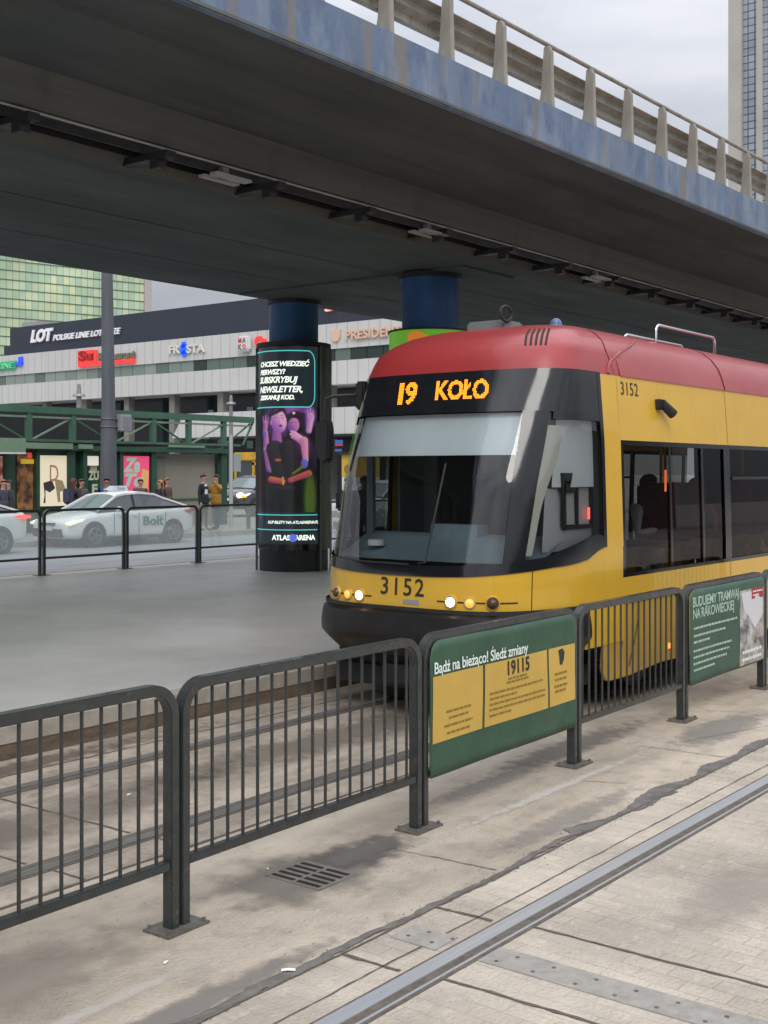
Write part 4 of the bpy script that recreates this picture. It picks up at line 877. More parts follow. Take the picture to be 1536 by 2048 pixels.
# fittings on the roof
MB().box(9.6, 9.95, YC-.12, YC+.30, 3.42, 3.53).build('roof_unit', M['cabgrey'], tr, bevel=.02)
MB().tube([(9.62+.10*math.cos(i/18*2*math.pi), YC-.13, 3.58+.07*math.sin(i/18*2*math.pi)) for i in range(19)], .014).build('antenna_ring', M['matblack'], tr)
MB().cyl((10.25, YC-.30, 3.46), (10.25, YC-.30, 3.53), .09, .06, n=20).sph((10.25, YC-.30, 3.53), .06, 8).build('roof_beacon', mat('blue grey lens', (.10, .16, .28), .2), tr, smooth=True)
chrome = mat('chrome tube', (.7, .72, .74), .15, 1)
def hoop(y, x0, x1, z): return MB().tube([(x0, y, 3.44), (x0, y, z-.06), (x0+.02, y, z-.02), (x0+.07, y, z), (x1-.07, y, z), (x1-.02, y, z-.02), (x1, y, z-.06), (x1, y, 3.44)], .016)
hoop(YC-.45, 12.15, 13.75, 3.70).build('roof_hoop', chrome, tr, smooth=True); hoop(YC+.15, 12.6, 14.2, 3.68).build('roof_hoop', chrome, tr, smooth=True)
# roof of the rest of the car, and the following modules
RW = [(1.122, 2.975), (1.085, 3.10), (1.045, 3.2), (.97, 3.3), (.87, 3.38), (.73, 3.44), (.56, 3.475), (.25, 3.50), (0, 3.505)]
rf = [(-a, b) for a, b in RW]+[(a, b) for a, b in RW[::-1][1:]]
o = MB().ext(rf, 9.98, 16.6, lambda u, v, w: (w, YC+u, v)); o.build('roof_body', M['red'], tr, smooth=True)
seam([(12.4, YC-1.12-.004, 2.98), (12.4, YC-1.09, 3.10), (12.4, YC-1.05, 3.2), (12.4, YC-.975, 3.3), (12.4, YC-.875, 3.38), (12.4, YC-.70, 3.447)], w=.008)
for k, x in enumerate((11.2, 11.9, 13.2, 14.1, 15.3)):
    MB().box(x, x+.42, YC-.95, YC-.5, 1.35, 1.42).box(x+.36, x+.44, YC-.95, YC-.5, 1.4, 2.0).build('seat', noisy(mat('dull red seat cloth', (.10, .015, .02), .8)), tr, bevel=.03)
for x, y in ((11.45, -.3), (12.6, -.35), (13.9, .3), (15.0, -.3)): MB().cyl((x, YC+y, .95), (x, YC+y, 2.62), .018, n=10).build('grab_pole', mat('yellow pole', (.5, .36, .03), .4), tr)
MB().box(10.98, 10.995, YC-1.10, YC-1.085, 1.92, 2.13).build('door_light', mat('orange strip', (1, .25, .1), .4, emit=(1, .20, .05), es=1.4), tr)
MB().box(10.4, 10.75, YC-.7, YC-.45, .95, 1.95).build('luggage_locker', M['cabgrey'], tr)
MB().box(16.58, 16.62, YC-1.0, YC+1.0, .9, 3.0).build('end_frame', M['matblack'], tr)
for j, (x0, x1) in enumerate(((17.2, 21.6), (22.2, 26.6), (27.2, 32.0))):
    MB().ext([(-1.0, .5), (1.0, .5), (1.05, 3.1), (.8, 3.25), (-.8, 3.25), (-1.05, 3.1)], x0-.6, x0, lambda u, v, w: (w, YC+u, v)).build('bellows', M['matblack'], tr)
    MB().ext(rf, x0, x1, lambda u, v, w: (w, YC+u, v)).build('roof_body', M['red'], tr, smooth=True)
    MB().box(x0, x1, YC-1.15, YC+1.15, .32, 1.165).build('lower_panel', M['yellow'], tr, bevel=.01)
    MB().box(x0, x1, YC-1.12, YC+1.12, 2.395, 2.975).build('upper_panel', M['yellow'], tr, bevel=.01)
    MB().box(x0, x1, YC-1.135, YC+1.135, 1.16, 2.40).build('window_band', M['black'], tr)
# ---------------------------------------------------------------- office podium with shop signs
XFc = 65.0
def fY(px): return atX(px, XFc)
def fit(s, w, h, f, mb=None, **k):
    """text scaled to w by h metres, centred, laid through f(u, v, w)"""
    me = text_mesh(s, 1, **k); xs = [v.co.x for v in me.vertices]; ys = [v.co.y for v in me.vertices]; mb = mb or MB()
    cx = (min(xs)+max(xs))/2; cy = (min(ys)+max(ys))/2; sx = w/(max(xs)-min(xs)); sy = h/(max(ys)-min(ys)); b = len(mb.v)
    mb.v += [tuple(f((v.co.x-cx)*sx, (v.co.y-cy)*sy, v.co.z)) for v in me.vertices]
    for p in me.polygons: mb.f.append(tuple(b+i for i in p.vertices)); mb.m.append(mb.k)
    return mb
def ribbed(name, col, pitch, axis=1, k=.75, rough=.7):
    m = noisy(mat(name, col, rough), (.3, .3, .3), 1, .06, bump=0, layers=[((1.5, 1.5, .12), 1.2, .55, .8, tuple(c*.75 for c in col), .35)]); t = m.node_tree; n = t.nodes.new; l = t.links.new; b = t.nodes['Principled BSDF']
    src = b.inputs['Base Color'].links[0].from_socket; tc = n('ShaderNodeTexCoord'); sp = n('ShaderNodeSeparateXYZ'); l(tc.outputs['Object'], sp.inputs[0])
    d = n('ShaderNodeMath'); d.operation = 'DIVIDE'; l(sp.outputs[axis], d.inputs[0]); d.inputs[1].default_value = pitch
    fr = n('ShaderNodeMath'); fr.operation = 'FRACT'; l(d.outputs[0], fr.inputs[0]); lt = n('ShaderNodeMath'); lt.operation = 'LESS_THAN'; l(fr.outputs[0], lt.inputs[0]); lt.inputs[1].default_value = .09
    mx = n('ShaderNodeMix'); mx.data_type = 'RGBA'; mx.blend_type = 'MULTIPLY'; l(lt.outputs[0], mx.inputs[0]); l(src, mx.inputs[6]); mx.inputs[7].default_value = (k, k, k, 1); l(mx.outputs[2], b.inputs['Base Color'])
    return m
off = empty('office_building', (66, 78, .26), 'long pale office podium with a dark navy roof box and shop signs', 'building')
pale = ribbed('ribbed pale cladding', (.60, .595, .575), .95); navy = noisy(mat('navy roof cladding', (.032, .040, .062), .35), (.2, .2, .2), 1, .2, bump=0)
Y0f, Y1f = fY(803), 118
MB().box(65, 84, fY(800), fY(20), 12.57, 14.94).build('roof_box', navy, off)
MB().box(65, 84, fY(20), fY(8), 12.57, 13.4).build('roof_box', navy, off)
MB().box(65, 84, Y0f, Y1f, 10.78, 12.55).build('upper_wall', pale, off)
MB().box(65, 84, Y0f, Y1f, 8.28, 9.93).build('middle_wall', pale, off)
MB().box(65.3, 84, Y0f+.2, Y1f, 9.93, 10.78).build('window_backing', M['matblack'], off)
gl = [mat('green grey pane', (.21, .27, .235), .08), mat('pale pane', (.27, .32, .28), .08), mat('dark pane', (.035, .05, .045), .06), mat('mid pane', (.13, .175, .155), .08)]
wp_ = {}
for m_i in range(4): wp_[m_i] = None
rn = random.Random(3); y = Y0f+.25; i = 0
while y < Y1f-1.4:
    dark = y < fY(385); k = rn.choice((2, 2, 2, 3)) if dark else rn.choice((0, 0, 1, 1, 3)) if y < 100 else rn.choice((0, 1))
    if wp_[k] is None: wp_[k] = MB().box(-.0, .06, 0, 1.36, 0, .85).build('window', gl[k], off, local=True); o = wp_[k]
    else: o = wp_[k].copy(); COL.objects.link(o); o.parent = off
    o.location = (65.12-66, y-78, 9.93-.26); y += 1.42
# recessed ground storeys
MB().box(68, 84, Y0f+1, Y1f, .26, 8.28).build('dark_glazing', noisy(mat('dark shopfront glass', (.022, .032, .038), .12), (.5, .35, .6), .8, .5, bump=0), off)
pc = mat('pale pilaster', (.22, .215, .20), .7)
y = Y0f+1.2
for i in range(12): MB().box(65.6, 66.2, y, y+.6, .26, 8.28).build('pilaster', pc, off); y += 5.4
MB().box(67.9, 68.0, fY(452), fY(440), 4.0, 7.2).box(67.9, 68, fY(372), fY(362), 4.9, 7.1).build('lit_pane', mat('pale blue pane', (.30, .40, .42), .3), off)
MB().ext([(fY(395), 4.72), (fY(803), 4.72), (fY(803), 6.5), (fY(418), 6.5)], 62.4, 67.9, lambda u, v, w: (w, u, v)).build('entrance_canopy', pale, off)
MB().box(62.3, 67.8, fY(803), fY(470), 4.55, 4.71).build('canopy_soffit', M['matblack'], off)
MB().box(66, 80, fY(60), fY(25), 14.94, 15.5).box(70, 76, fY(90), fY(62), 14.94, 15.9).build('roof_plant', mat('roof plant grey', (.35, .36, .34), .6), off)
def sign(px, py, label): Y = fY(px); return empty('shop_sign', (64.9, Y, zat(py, XFc, Y)), label, 'shop sign')
def stxt(root, s, px0, px1, py, hpx, m, name='letters', depth=.12, **k):
    Ya, Yb = fY(px0), fY(px1); Yc = (Ya+Yb)/2; zc = zat(py, XFc, Yc); dd = C37*XFc+S37*Yc; h = hpx/FPX*dd
    sl = (zat(py, XFc, Ya)-zat(py, XFc, Yb))*0
    return fit(s, abs(Ya-Yb), h, lambda u, v, w: (64.86-w*1.0, Yc-u, zc+v), depth=depth, **k).build(name, m, root, fix=False)
def sbox(root, px0, px1, py0, py1, m, name, x0=64.85, x1=65.0):
    Ya, Yb = fY(px0), fY(px1); Yc = (Ya+Yb)/2; return MB().box(x0, x1, Yb, Ya, zat(py1, XFc, Yc), zat(py0, XFc, Yc)).build(name, m, root)
wl = mat('white sign letters', (.8, .8, .82), .4, emit=(.8, .82, .9), es=.12); rl_ = mat('red sign face', (.75, .03, .03), .4, emit=(1, .07, .06), es=.5)
s = sign(150, 668, 'white airline lettering on the navy roof box'); stxt(s, 'LOT', 64, 109, 671, 26, wl, shear=.25, bold=.05); stxt(s, 'POLSKIE LINIE LOTNICZE', 109, 244, 669, 12, wl, shear=.3, bold=.02)
s = sign(215, 715, 'red and grey shop sign with a red underline'); sbox(s, 158, 189, 701, 727, rl_, 'red_block'); sbox(s, 160, 272, 722, 730, rl_, 'underline', 64.78); stxt(s, 'Su', 162, 189, 712, 20, mat('dark red letter', (.35, .02, .02), .5), depth=.3, bold=.03); stxt(s, 'l', 191, 197, 711, 22, rl_)
bz = mat('bronze sign letters', (.20, .18, .13), .5); stxt(s, 'Restaurant', 200, 273, 711, 16, bz, bold=.03)
s = sign(377, 699, 'white and blue restaurant name sign in the middle of the facade'); stxt(s, 'FR', 341, 362, 699, 17, mat('cream letters', (.72, .70, .62), .4), bold=.03); stxt(s, 'STA', 376, 412, 697, 17, mat('cream letters', (.72, .70, .62), .4), bold=.03)
Yc = fY(369); MB().cyl((64.86, Yc, zat(699, XFc, Yc)), (64.98, Yc, zat(699, XFc, Yc)), .45, n=6).cyl((64.86, Yc-.05, zat(707, XFc, Yc)), (64.98, Yc-.05, zat(707, XFc, Yc)), .28, n=6).cyl((64.86, Yc, zat(690, XFc, Yc)), (64.98, Yc, zat(690, XFc, Yc)), .28, n=6).build('blue_emblem', mat('blue emblem', (.02, .12, .85), .4, emit=(.02, .15, 1), es=.4), s)
s = sign(493, 688, 'white rounded square sign with red and grey letters')
Ya, Yb = fY(482), fY(506); zc = zat(689, XFc, Ya); MB().box(64.5, 64.98, Yb, Ya, zc-.58, zc+.58).build('sign_box', M['white'], s, bevel=.15); 
Ym = (Ya+Yb)/2; rp_ = mat('pink red letters', (.75, .12, .16), .4)
for ch, du, dv, m in (('M', .22, .24, rp_), ('A', -.2, .24, bz), ('K', .22, -.24, bz), ('O', -.2, -.24, rp_)): fit(ch, .33, .36, lambda u, v, w, du=du, dv=dv: (64.47-w, Ym+du-u, zc+dv+v), depth=.03, bold=.03).build('letter', m, s, fix=False)
s = sign(525, 685, 'red round letter sign beside the advertising column'); stxt(s, 'Ca', 512, 536, 682, 20, rl_, bold=.06)
s = sign(735, 668, 'gold hotel lettering with a shield on the white wall right of the column'); gold = mat('pale gold letters', (.72, .50, .36), .5)
stxt(s, 'PRESIDENT', 694, 806, 666, 19, gold, bold=.02)
Yc = fY(673); zc = zat(671, XFc, Yc); MB().ext([(-.42, .42), (-.22, .30), (0, .45), (.22, .30), (.42, .42), (.40, -.1), (.22, -.42), (-.22, -.42), (-.40, -.1)], 64.85, 64.98, lambda u, v, w: (w, Yc-u, zc+v)).build('shield', gold, s)
s = sign(20, 728, 'green sign with a blue corner mark at the left edge'); gg = mat('green sign face', (.04, .42, .16), .4, emit=(.04, .5, .2), es=.15)
sbox(s, -40, 34, 725, 741, gg, 'green_strip'); stxt(s, 'MEDICINE', -38, 32, 734, 11, mat('pale green letters', (.2, .7, .4), .4), depth=.4); sbox(s, 39, 47, 714, 728, mat('blue mark', (.03, .08, .9), .4, emit=(.03, .1, 1), es=.4), 'blue_mark'); sbox(s, 33, 47, 725, 731, mat('blue mark', (.03, .08, .9), .4, emit=(.03, .1, 1), es=.4), 'blue_mark', 64.80)

# ---------------------------------------------------------------- towers
def paned(name, ax, pw, ph, mortar, cols, rough=.12, mort=.05):
    m = bpy.data.materials.new(name); m.use_nodes = True; t = m.node_tree; n = t.nodes.new; l = t.links.new; b = t.nodes['Principled BSDF']
    tc = n('ShaderNodeTexCoord'); sp = n('ShaderNodeSeparateXYZ'); l(tc.outputs['Object'], sp.inputs[0]); cb = n('ShaderNodeCombineXYZ'); l(sp.outputs[ax], cb.inputs[0]); l(sp.outputs[2], cb.inputs[1])
    br_ = n('ShaderNodeTexBrick'); l(cb.outputs[0], br_.inputs[0]); br_.offset = 0; br_.inputs['Scale'].default_value = 1; br_.inputs['Brick Width'].default_value = pw; br_.inputs['Row Height'].default_value = ph; br_.inputs['Mortar Size'].default_value = mort; br_.inputs['Mortar'].default_value = (*mortar, 1); br_.inputs['Color1'].default_value = (0, 0, 0, 1); br_.inputs['Color2'].default_value = (1, 1, 1, 1); br_.inputs['Bias'].default_value = 0
    r = n('ShaderNodeValToRGB'); l(br_.outputs['Color'], r.inputs[0]); e = r.color_ramp.elements
    e[0].color = (*cols[0], 1); e[1].color = (*cols[-1], 1)
    for k, c in enumerate(cols[1:-1]): q = e.new((k+1)/(len(cols)-1)); q.color = (*c, 1)
    z = n('ShaderNodeTexNoise'); l(cb.outputs[0], z.inputs[0]); z.inputs['Scale'].default_value = .12; z.inputs['Detail'].default_value = 3
    mr_ = n('ShaderNodeMapRange'); l(z.outputs[0], mr_.inputs[0]); mr_.inputs[1].default_value = .3; mr_.inputs[2].default_value = .7; mr_.inputs[3].default_value = .78; mr_.inputs[4].default_value = 1.15
    ml = n('ShaderNodeVectorMath'); ml.operation = 'SCALE'; l(r.outputs[0], ml.inputs[0]); l(mr_.outputs[0], ml.inputs['Scale'])
    mx = n('ShaderNodeMix'); mx.data_type = 'RGBA'; l(br_.outputs['Fac'], mx.inputs[0]); l(ml.outputs[0], mx.inputs[6]); mx.inputs[7].default_value = (*mortar, 1)
    l(mx.outputs[2], b.inputs['Base Color']); b.inputs['Roughness'].default_value = rough; return m
CR = Vector((107, 121)); vr = math.atan2(S37, C37)   # right front corner of the glass tower
fd = -Vector((math.cos(vr)*.602+math.sin(vr)*.799, math.sin(vr)*.602-math.cos(vr)*.799))  # along its face, to the left
ga = math.atan2(fd.y, fd.x)
tw = empty('glass_tower', (CR.x, CR.y, .26), 'tall greenish glass tower behind the left end of the podium', 'tower', None, ga)
glass = paned('green curtain wall', 0, .80, 1.15, (.07, .10, .08), [(.42, .56, .36), (.50, .64, .43), (.40, .55, .40), (.58, .69, .46), (.66, .70, .42), (.47, .62, .44)], .15, .022)
b = MB().box(1.0, 60, -30, 0, 0, 120); b.build('curtain_wall', glass, tw, local=True)
b = MB().box(0, 1.0, -30.2, .25, 0, 121); b.build('corner_pier', mat('pinkish concrete pier', (.46, .42, .40), .7), tw, local=True)
fl = MB()
for k in range(100): z = 1.15*k; fl.box(1.0, 60, 0, .06, z-.05, z+.05)
fl.build('floor_bands', mat('dark floor band', (.10, .14, .11), .5), tw, local=True)
# concrete hotel tower at the right edge
rt = empty('hotel_tower', (242, 84.0, .26), 'grey concrete tower with columns of small windows at the right edge', 'tower', None, 0)
conc = noisy(mat('tower concrete', (.47, .45, .41), .8), (.1, .1, .1), 1, .12, bump=0); tg = paned('tower windows', 1, 1.4, 1.5, (.07, .08, .10), [(.26, .31, .35), (.33, .38, .43), (.29, .34, .39), (.38, .43, .47)], .12, .11)
yy = 12.0; MB().box(0, 40, -45, yy, 0, 150).build('tower_core', conc, rt, local=True)
for k in range(12):
    y0 = 9.4-4.1*k; MB().box(-.6, .0, y0-2.8, y0, 0, 149).build('window_column', tg, rt, local=True); MB().box(-1.0, .0, y0-4.1, y0-2.85, 0, 150.5).build('pilaster', conc, rt, local=True)
MB().box(-1.6, .0, 9.45, 12.2, 0, 150.5).build('pilaster', conc, rt, local=True)

# ---------------------------------------------------------------- green shop pavilion beside the road
KY = 31.0
def kx(px): return atY(px, KY)
def kz(py, px): return zat(py, kx(px), KY)
G = noisy(mat('dark green paint', (.028, .085, .052), .5), (1, 1, 1), 2, .25, bump=.1); GL = noisy(mat('pale green fascia', (.20, .29, .20), .6), (1, 1, 1), 2, .2, bump=0); G2 = noisy(mat('mid green paint', (.06, .15, .095), .5), (1, 1, 1), 2, .25, bump=0)
pv = empty('shop_pavilion', (22, KY, .262), 'long green shop pavilion with a truss roof behind the cars', 'pavilion')
X0k, X1k = 8.0, kx(455)
MB().box(X0k, kx(505), KY-.10, KY+.10, 3.93, 4.14).build('top_chord', G2, pv); MB().box(X0k, kx(500), KY-.05, KY+.05, 3.78, 3.84).build('upper_rail', GL, pv)
MB().box(X0k, kx(480), KY-.06, KY+.06, 3.06, 3.14).build('bottom_chord', G2, pv); MB().box(X0k, X1k, KY-.14, KY+.14, 2.80, 2.96).build('beam', G, pv)
vx = [kx(p) for p in (57, 145, 227, 306, 377, 447)]; vx = [vx[0]-(vx[1]-vx[0])*k for k in (3, 2, 1)]+vx
for x in vx: MB().box(x-.09, x+.09, KY-.07, KY+.07, 3.06, 3.94).build('truss_post', G2, pv)
for i in range(len(vx)-1):
    a, b_ = (3.10, 3.80) if i % 2 else (3.80, 3.10); MB().bar([(vx[i]+.08, KY, a), (vx[i+1]-.08, KY, b_)], .05, .05, (0, 1, 0)).build('diagonal', GL if i % 2 else G2, pv)
MB().bar([(kx(505), KY, 3.93), (kx(486), KY, 3.12)], .06, .06, (0, 1, 0)).build('diagonal', G2, pv); MB().bar([(vx[-1]+.1, KY, 3.12), (kx(500), KY, 3.9)], .05, .05, (0, 1, 0)).build('diagonal', G2, pv)
MB().box(X0k, X1k, KY+.3, KY+4.6, 3.0, 3.12).build('roof_slab', M['matblack'], pv); MB().box(X0k, kx(395), KY+4.4, KY+4.6, 3.12, 4.34).build('truss_shade_panel', M['matblack'], pv)  # black rear panel added for the building's shade behind the truss
MB().box(X0k, X1k, KY+4.3, KY+4.5, .26, 3.0).build('rear_wall', M['matblack'], pv)
MB().box(X0k, kx(312), KY+.22, KY+.34, .26, 2.8).build('front_wall', G, pv)
MB().box(kx(316), kx(440), KY+.26, KY+.34, .26, 2.76).build('blank_panel', noisy(mat('beige shutter', (.27, .25, .20), .7), (1, 1, .2), 1, .12, bump=0), pv)
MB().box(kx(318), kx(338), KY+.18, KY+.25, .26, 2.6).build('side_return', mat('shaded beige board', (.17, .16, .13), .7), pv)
MB().box(kx(350), kx(440), KY+.2, KY+.25, 1.18, 1.22).build('shutter_rail', G2, pv)
for p, w in ((20, .35), (76, .12), (142, .30), (170, .16), (243, .14), (308, .22), (448, .28)): x = kx(p); MB().box(x-w/2, x+w/2, KY-.02, KY+.2, .26, 2.8).build('post', G, pv)
MB().box(kx(28), kx(138), KY-.2, KY-.15, 2.84, 3.02).build('fascia_panel', GL, pv); MB().box(kx(150), kx(178), KY-.2, KY-.15, 2.86, 3.0).build('fascia_panel', GL, pv); MB().box(kx(330), kx(402), KY-.2, KY-.15, 2.98, 3.05).build('fascia_panel', GL, pv)
MB().box(X0k, kx(19), KY-.8, KY-.1, 2.70, 3.12).build('awning_box', GL, pv); MB().box(X0k, kx(19), KY-.82, KY-.1, 2.66, 2.70).build('awning_edge', M['white'], pv)
shopm = emn('shop window goods', (.03, .012, .006), (.22, .10, .035), 3, 1)
MB().box(kx(42), kx(71), KY+.12, KY+.2, .9, 2.66).build('shop_window', shopm, pv); MB().box(X0k, kx(15), KY+.12, KY+.2, .9, 2.6).build('shop_window', emn('red shop goods', (.10, .02, .015), (.4, .25, .2), 3, 1), pv)
MB().box(kx(46), kx(71), KY+.08, KY+.11, 2.38, 2.52).build('yellow_sign', mat('yellow strip', (.6, .42, .03), .4, emit=(.8, .5, .04), es=.3), pv); MB().box(kx(58), kx(66), KY+.06, KY+.09, 2.55, 2.72).build('red_sign', rl_, pv)
MB().box(kx(185), kx(198), KY+.1, KY+.2, 2.1, 2.35).box(kx(176), kx(190), KY+.1, KY+.2, .9, 1.0).build('shelf_goods', mat('cream goods', (.5, .45, .3), .5), pv)
def kpos(name, px0, px1, py0, py1, m, label):
    x0, x1 = kx(px0), kx(px1); xm = (px0+px1)/2; z0, z1 = kz(py1, xm), kz(py0, xm); r_ = empty(name, ((x0+x1)/2, KY+.1, z0), label, 'poster'); MB().box(x0, x1, KY+.02, KY+.11, z0, z1).build('poster_face', m, r_); return r_, x0, x1, z0, z1
lf = lambda x, z, y=KY+.012: (lambda u, v, w: (x+u, y-w, z+v))
r_, x0, x1, z0, z1 = kpos('fashion_poster', 80, 139, 911, 1012, mat('cream lit poster', (.6, .55, .42), .4, emit=(.85, .75, .52), es=.5), 'cream backlit poster with a red letter D and a seated figure')
fit('D', .32, .50, lf((x0+x1)/2-.02, z0+1.02), depth=.004).build('letter', mat('pale red print', (.6, .25, .16), .5), r_, fix=False); cxp = (x0+x1)/2
MB().poly([(cxp-.42, KY+.014, z0+.72), (cxp-.1, KY+.014, z0+.80), (cxp+.02, KY+.014, z0+.55), (cxp-.18, KY+.014, z0+.42), (cxp-.34, KY+.014, z0+.50), (cxp-.42, KY+.014, z0+.1), (cxp-.34, KY+.014, z0+.1)]).build('printed_figure', mat('dark print shape', (.05, .045, .05), .6), r_, fix=False)
MB().poly([(cxp, KY+.013, z0+.84), (cxp+.30, KY+.013, z0+.78), (cxp+.42, KY+.013, z0+.5), (cxp+.2, KY+.013, z0+.44), (cxp+.22, KY+.013, z0+.12), (cxp+.12, KY+.013, z0+.12), (cxp+.06, KY+.013, z0+.5)]).build('printed_figure', mat('ochre print shape', (.42, .33, .17), .6), r_, fix=False)
r_, x0, x1, z0, z1 = kpos('pink_poster', 248, 299, 912, 992, mat('pink lit poster', (.65, .06, .16), .4, emit=(.85, .09, .20), es=.45), 'bright pink poster with large pale scribbled letters')
fit('Za', .75, .50, lf((x0+x1)/2-.22, z1-.30), depth=.004, shear=.3, bold=.05).build('letters', mat('pale mint print', (.6, .75, .62), .5), r_, fix=False); fit('To', .85, .45, lf((x0+x1)/2-.10, z1-.80), depth=.004, shear=.3, bold=.05).build('letters', mat('pale mint print', (.6, .75, .62), .5), r_, fix=False)
MB().poly([(x1-.5, KY+.014, z1-1.5), (x1-.1, KY+.014, z1-1.5), (x1-.02, KY+.014, z1-.5), (x1-.3, KY+.014, z1-.42)]).build('printed_figure', mat('orange print shape', (.75, .42, .15), .5, emit=(.8, .4, .1), es=.2), r_, fix=False)
r_, x0, x1, z0, z1 = kpos('window_poster', 172, 198, 912, 931, mat('white lit poster', (.7, .66, .6), .4, emit=(.9, .85, .75), es=.4), 'small white notice over pale letters in the green shop window')
fit('ZU', .42, .30, lf((x0+x1)/2+.05, z0-.32), depth=.004, bold=.04).build('letters', mat('pale yellow print', (.55, .6, .38), .5), r_, fix=False); fit('F', .22, .32, lf((x0+x1)/2+.1, z0-.75), depth=.004, bold=.04).build('letters', mat('pale yellow print', (.55, .6, .38), .5), r_, fix=False)

# ---------------------------------------------------------------- masts, poles and small street furniture
ms = empty('mast', (23.4, 29.3, .262), 'thick tapering grey steel mast rising in front of the pavilion', 'mast'); mx_, my_ = atY(217, 29.3), 29.3; ms.location.x = mx_
stm = noisy(mat('grey steel mast', (.115, .125, .14), .5), (1, 1, .2), 3, .25, bump=.1)
MB().cyl((mx_, my_, .26), (mx_-.0, my_, 3.9), .275, .225, n=40).build('lower_shaft', stm, ms, smooth=True); MB().cyl((mx_, my_, 3.9), (mx_-.1, my_, 11.5), .21, .14, n=40).build('upper_shaft', stm, ms, smooth=True)
cb = empty('cabinet_box', (mx_+.4, my_-.1, 3.5), 'small pale grey box strapped high on the mast', 'box'); MB().box(mx_+.20, mx_+.62, my_-.35, my_+.10, 3.38, 3.90).build('housing', mat('light grey box', (.30, .31, .33), .5), cb, bevel=.02); MB().box(mx_+.27, mx_+.55, my_-.365, my_-.345, 3.46, 3.82).build('door', mat('mid grey door', (.21, .22, .24), .5), cb)
MB().cyl((mx_, my_, 3.74), (mx_, my_, 3.77), .262, n=32).cyl((mx_, my_, 3.5), (mx_, my_, 3.53), .265, n=32).build('strap', M['zinc'], cb)
def pole(px, Y, h, r, label, name='pole', m=None, z=.262):
    x = atY(px, Y); o = empty(name, (x, Y, z), label, 'pole'); MB().cyl((x, Y, z), (x, Y, h), r, r*.8, n=16).build('shaft', m or M['zinc'], o, smooth=True); return o, x
o, x = pole(462, 29.2, 3.4, .07, 'pale grey pole with a small sign right of the pavilion', m=mat('pale grey pole', (.42, .43, .42), .5)); MB().box(x+.09, x+.42, 29.15, 29.19, 2.15, 2.75).build('sign_plate', mat('grey sign back', (.33, .35, .34), .5), o)
o, x = pole(158, 50, 6.1, .16, 'dark lamp post in front of the pale facade, left of the mast', 'lamp_post', M['zinc']); MB().cyl((x, 50, 6.0), (x, 50, 6.12), .34, .28, n=20).cyl((x, 50, 6.12), (x, 50, 6.62), .12, .08, n=12).build('lamp_head', M['zinc'], o)
o, x = pole(462, 52, 6.3, .14, 'dark lamp post in front of the dark shopfront above the pavilion end', 'lamp_post', M['zinc']); MB().cyl((x, 52, 6.25), (x, 52, 6.37), .30, .25, n=20).cyl((x, 52, 6.37), (x, 52, 6.8), .12, .08, n=12).build('lamp_head', M['zinc'], o)
o, x = pole(749, 17.6, 2.95, .035, 'thin pale pole on the platform seen through the windscreen', m=mat('pale grey pole', (.42, .43, .42), .5), z=.236)
for k, (px, a) in enumerate(((497, 'dark bollard right of the two standing men'), (1, 'dark bollard at the left edge'))):
    x = atY(px, 27.9); o = empty('bollard', (x, 27.9, .262), a, 'bollard', 'bollards along the pavement edge'); MB().cyl((x, 27.9, .26), (x, 27.9, 1.05), .07, n=16).cyl((x, 27.9, 1.05), (x, 27.9, 1.12), .09, .05, n=16).build('post', G, o)
sg = empty('direction_sign', (atX(677, 60), 60, 5), 'blue and red street sign under the white canopy right of the column', 'sign'); 
def sgb(px0, px1, py0, py1, m, nm):
    X = 61.5; Ya, Yb = atX(px0, X), atX(px1, X); Ym = (Ya+Yb)/2; MB().box(X-.05, X, Yb, Ya, zat(py1, X, Ym), zat(py0, X, Ym)).build(nm, m, sg)
sg.location = (61.5, atX(678, 61.5), 4)
sgb(671, 686, 880, 887, mat('sign blue', (.05, .14, .45), .5), 'blue_plate'); sgb(671, 686, 887.5, 892, mat('sign red', (.45, .06, .08), .5), 'red_plate'); sgb(671, 684, 898, 903, mat('sign blue', (.05, .14, .45), .5), 'blue_plate')
yk = empty('yellow_kiosk', (46, atX(697, 46), .26), 'yellow and white kiosk front right of the advertising column', 'kiosk'); Ya, Yb = atX(684, 46), atX(709, 46); Ym = (Ya+Yb)/2
MB().box(46, 48, Yb, Ya, .26, 1.9).build('lower_wall', M['white'], yk); MB().box(45.98, 48, Yb, Ya, 1.91, 3.0).build('yellow_front', mat('kiosk yellow', (.62, .40, .05), .5), yk); MB().box(45.8, 48.1, Yb-.1, Ya+.1, 3.01, 3.12).build('roof', M['matblack'], yk)
MB().cyl((45.97, Ym, 2.3), (45.94, Ym, 2.3), .22, n=20).build('window', mat('orange brown print', (.35, .12, .04), .5), yk)
# red line light under the flyover behind the column
rlg = empty('red_light', (60, 50, 10), 'small salmon red light on the navy wall just right of the blue column', 'light'); Ya, Yb = atX(655, 65), atX(676, 65); Ym = (Ya+Yb)/2; rlg.location = (65, Ym, zat(622, 65, Ym)); MB().ext([(Ya, zat(614, 65, Ym)), (Yb, zat(618, 65, Ym)), (Yb, zat(619, 65, Ym)), (Ya, zat(622, 65, Ym))], 64.7, 65.0, lambda u, v, w: (w, u, v)).build('lit_face', mat('salmon light', (1, .3, .25), .4, emit=(1, .30, .24), es=1.5), rlg)
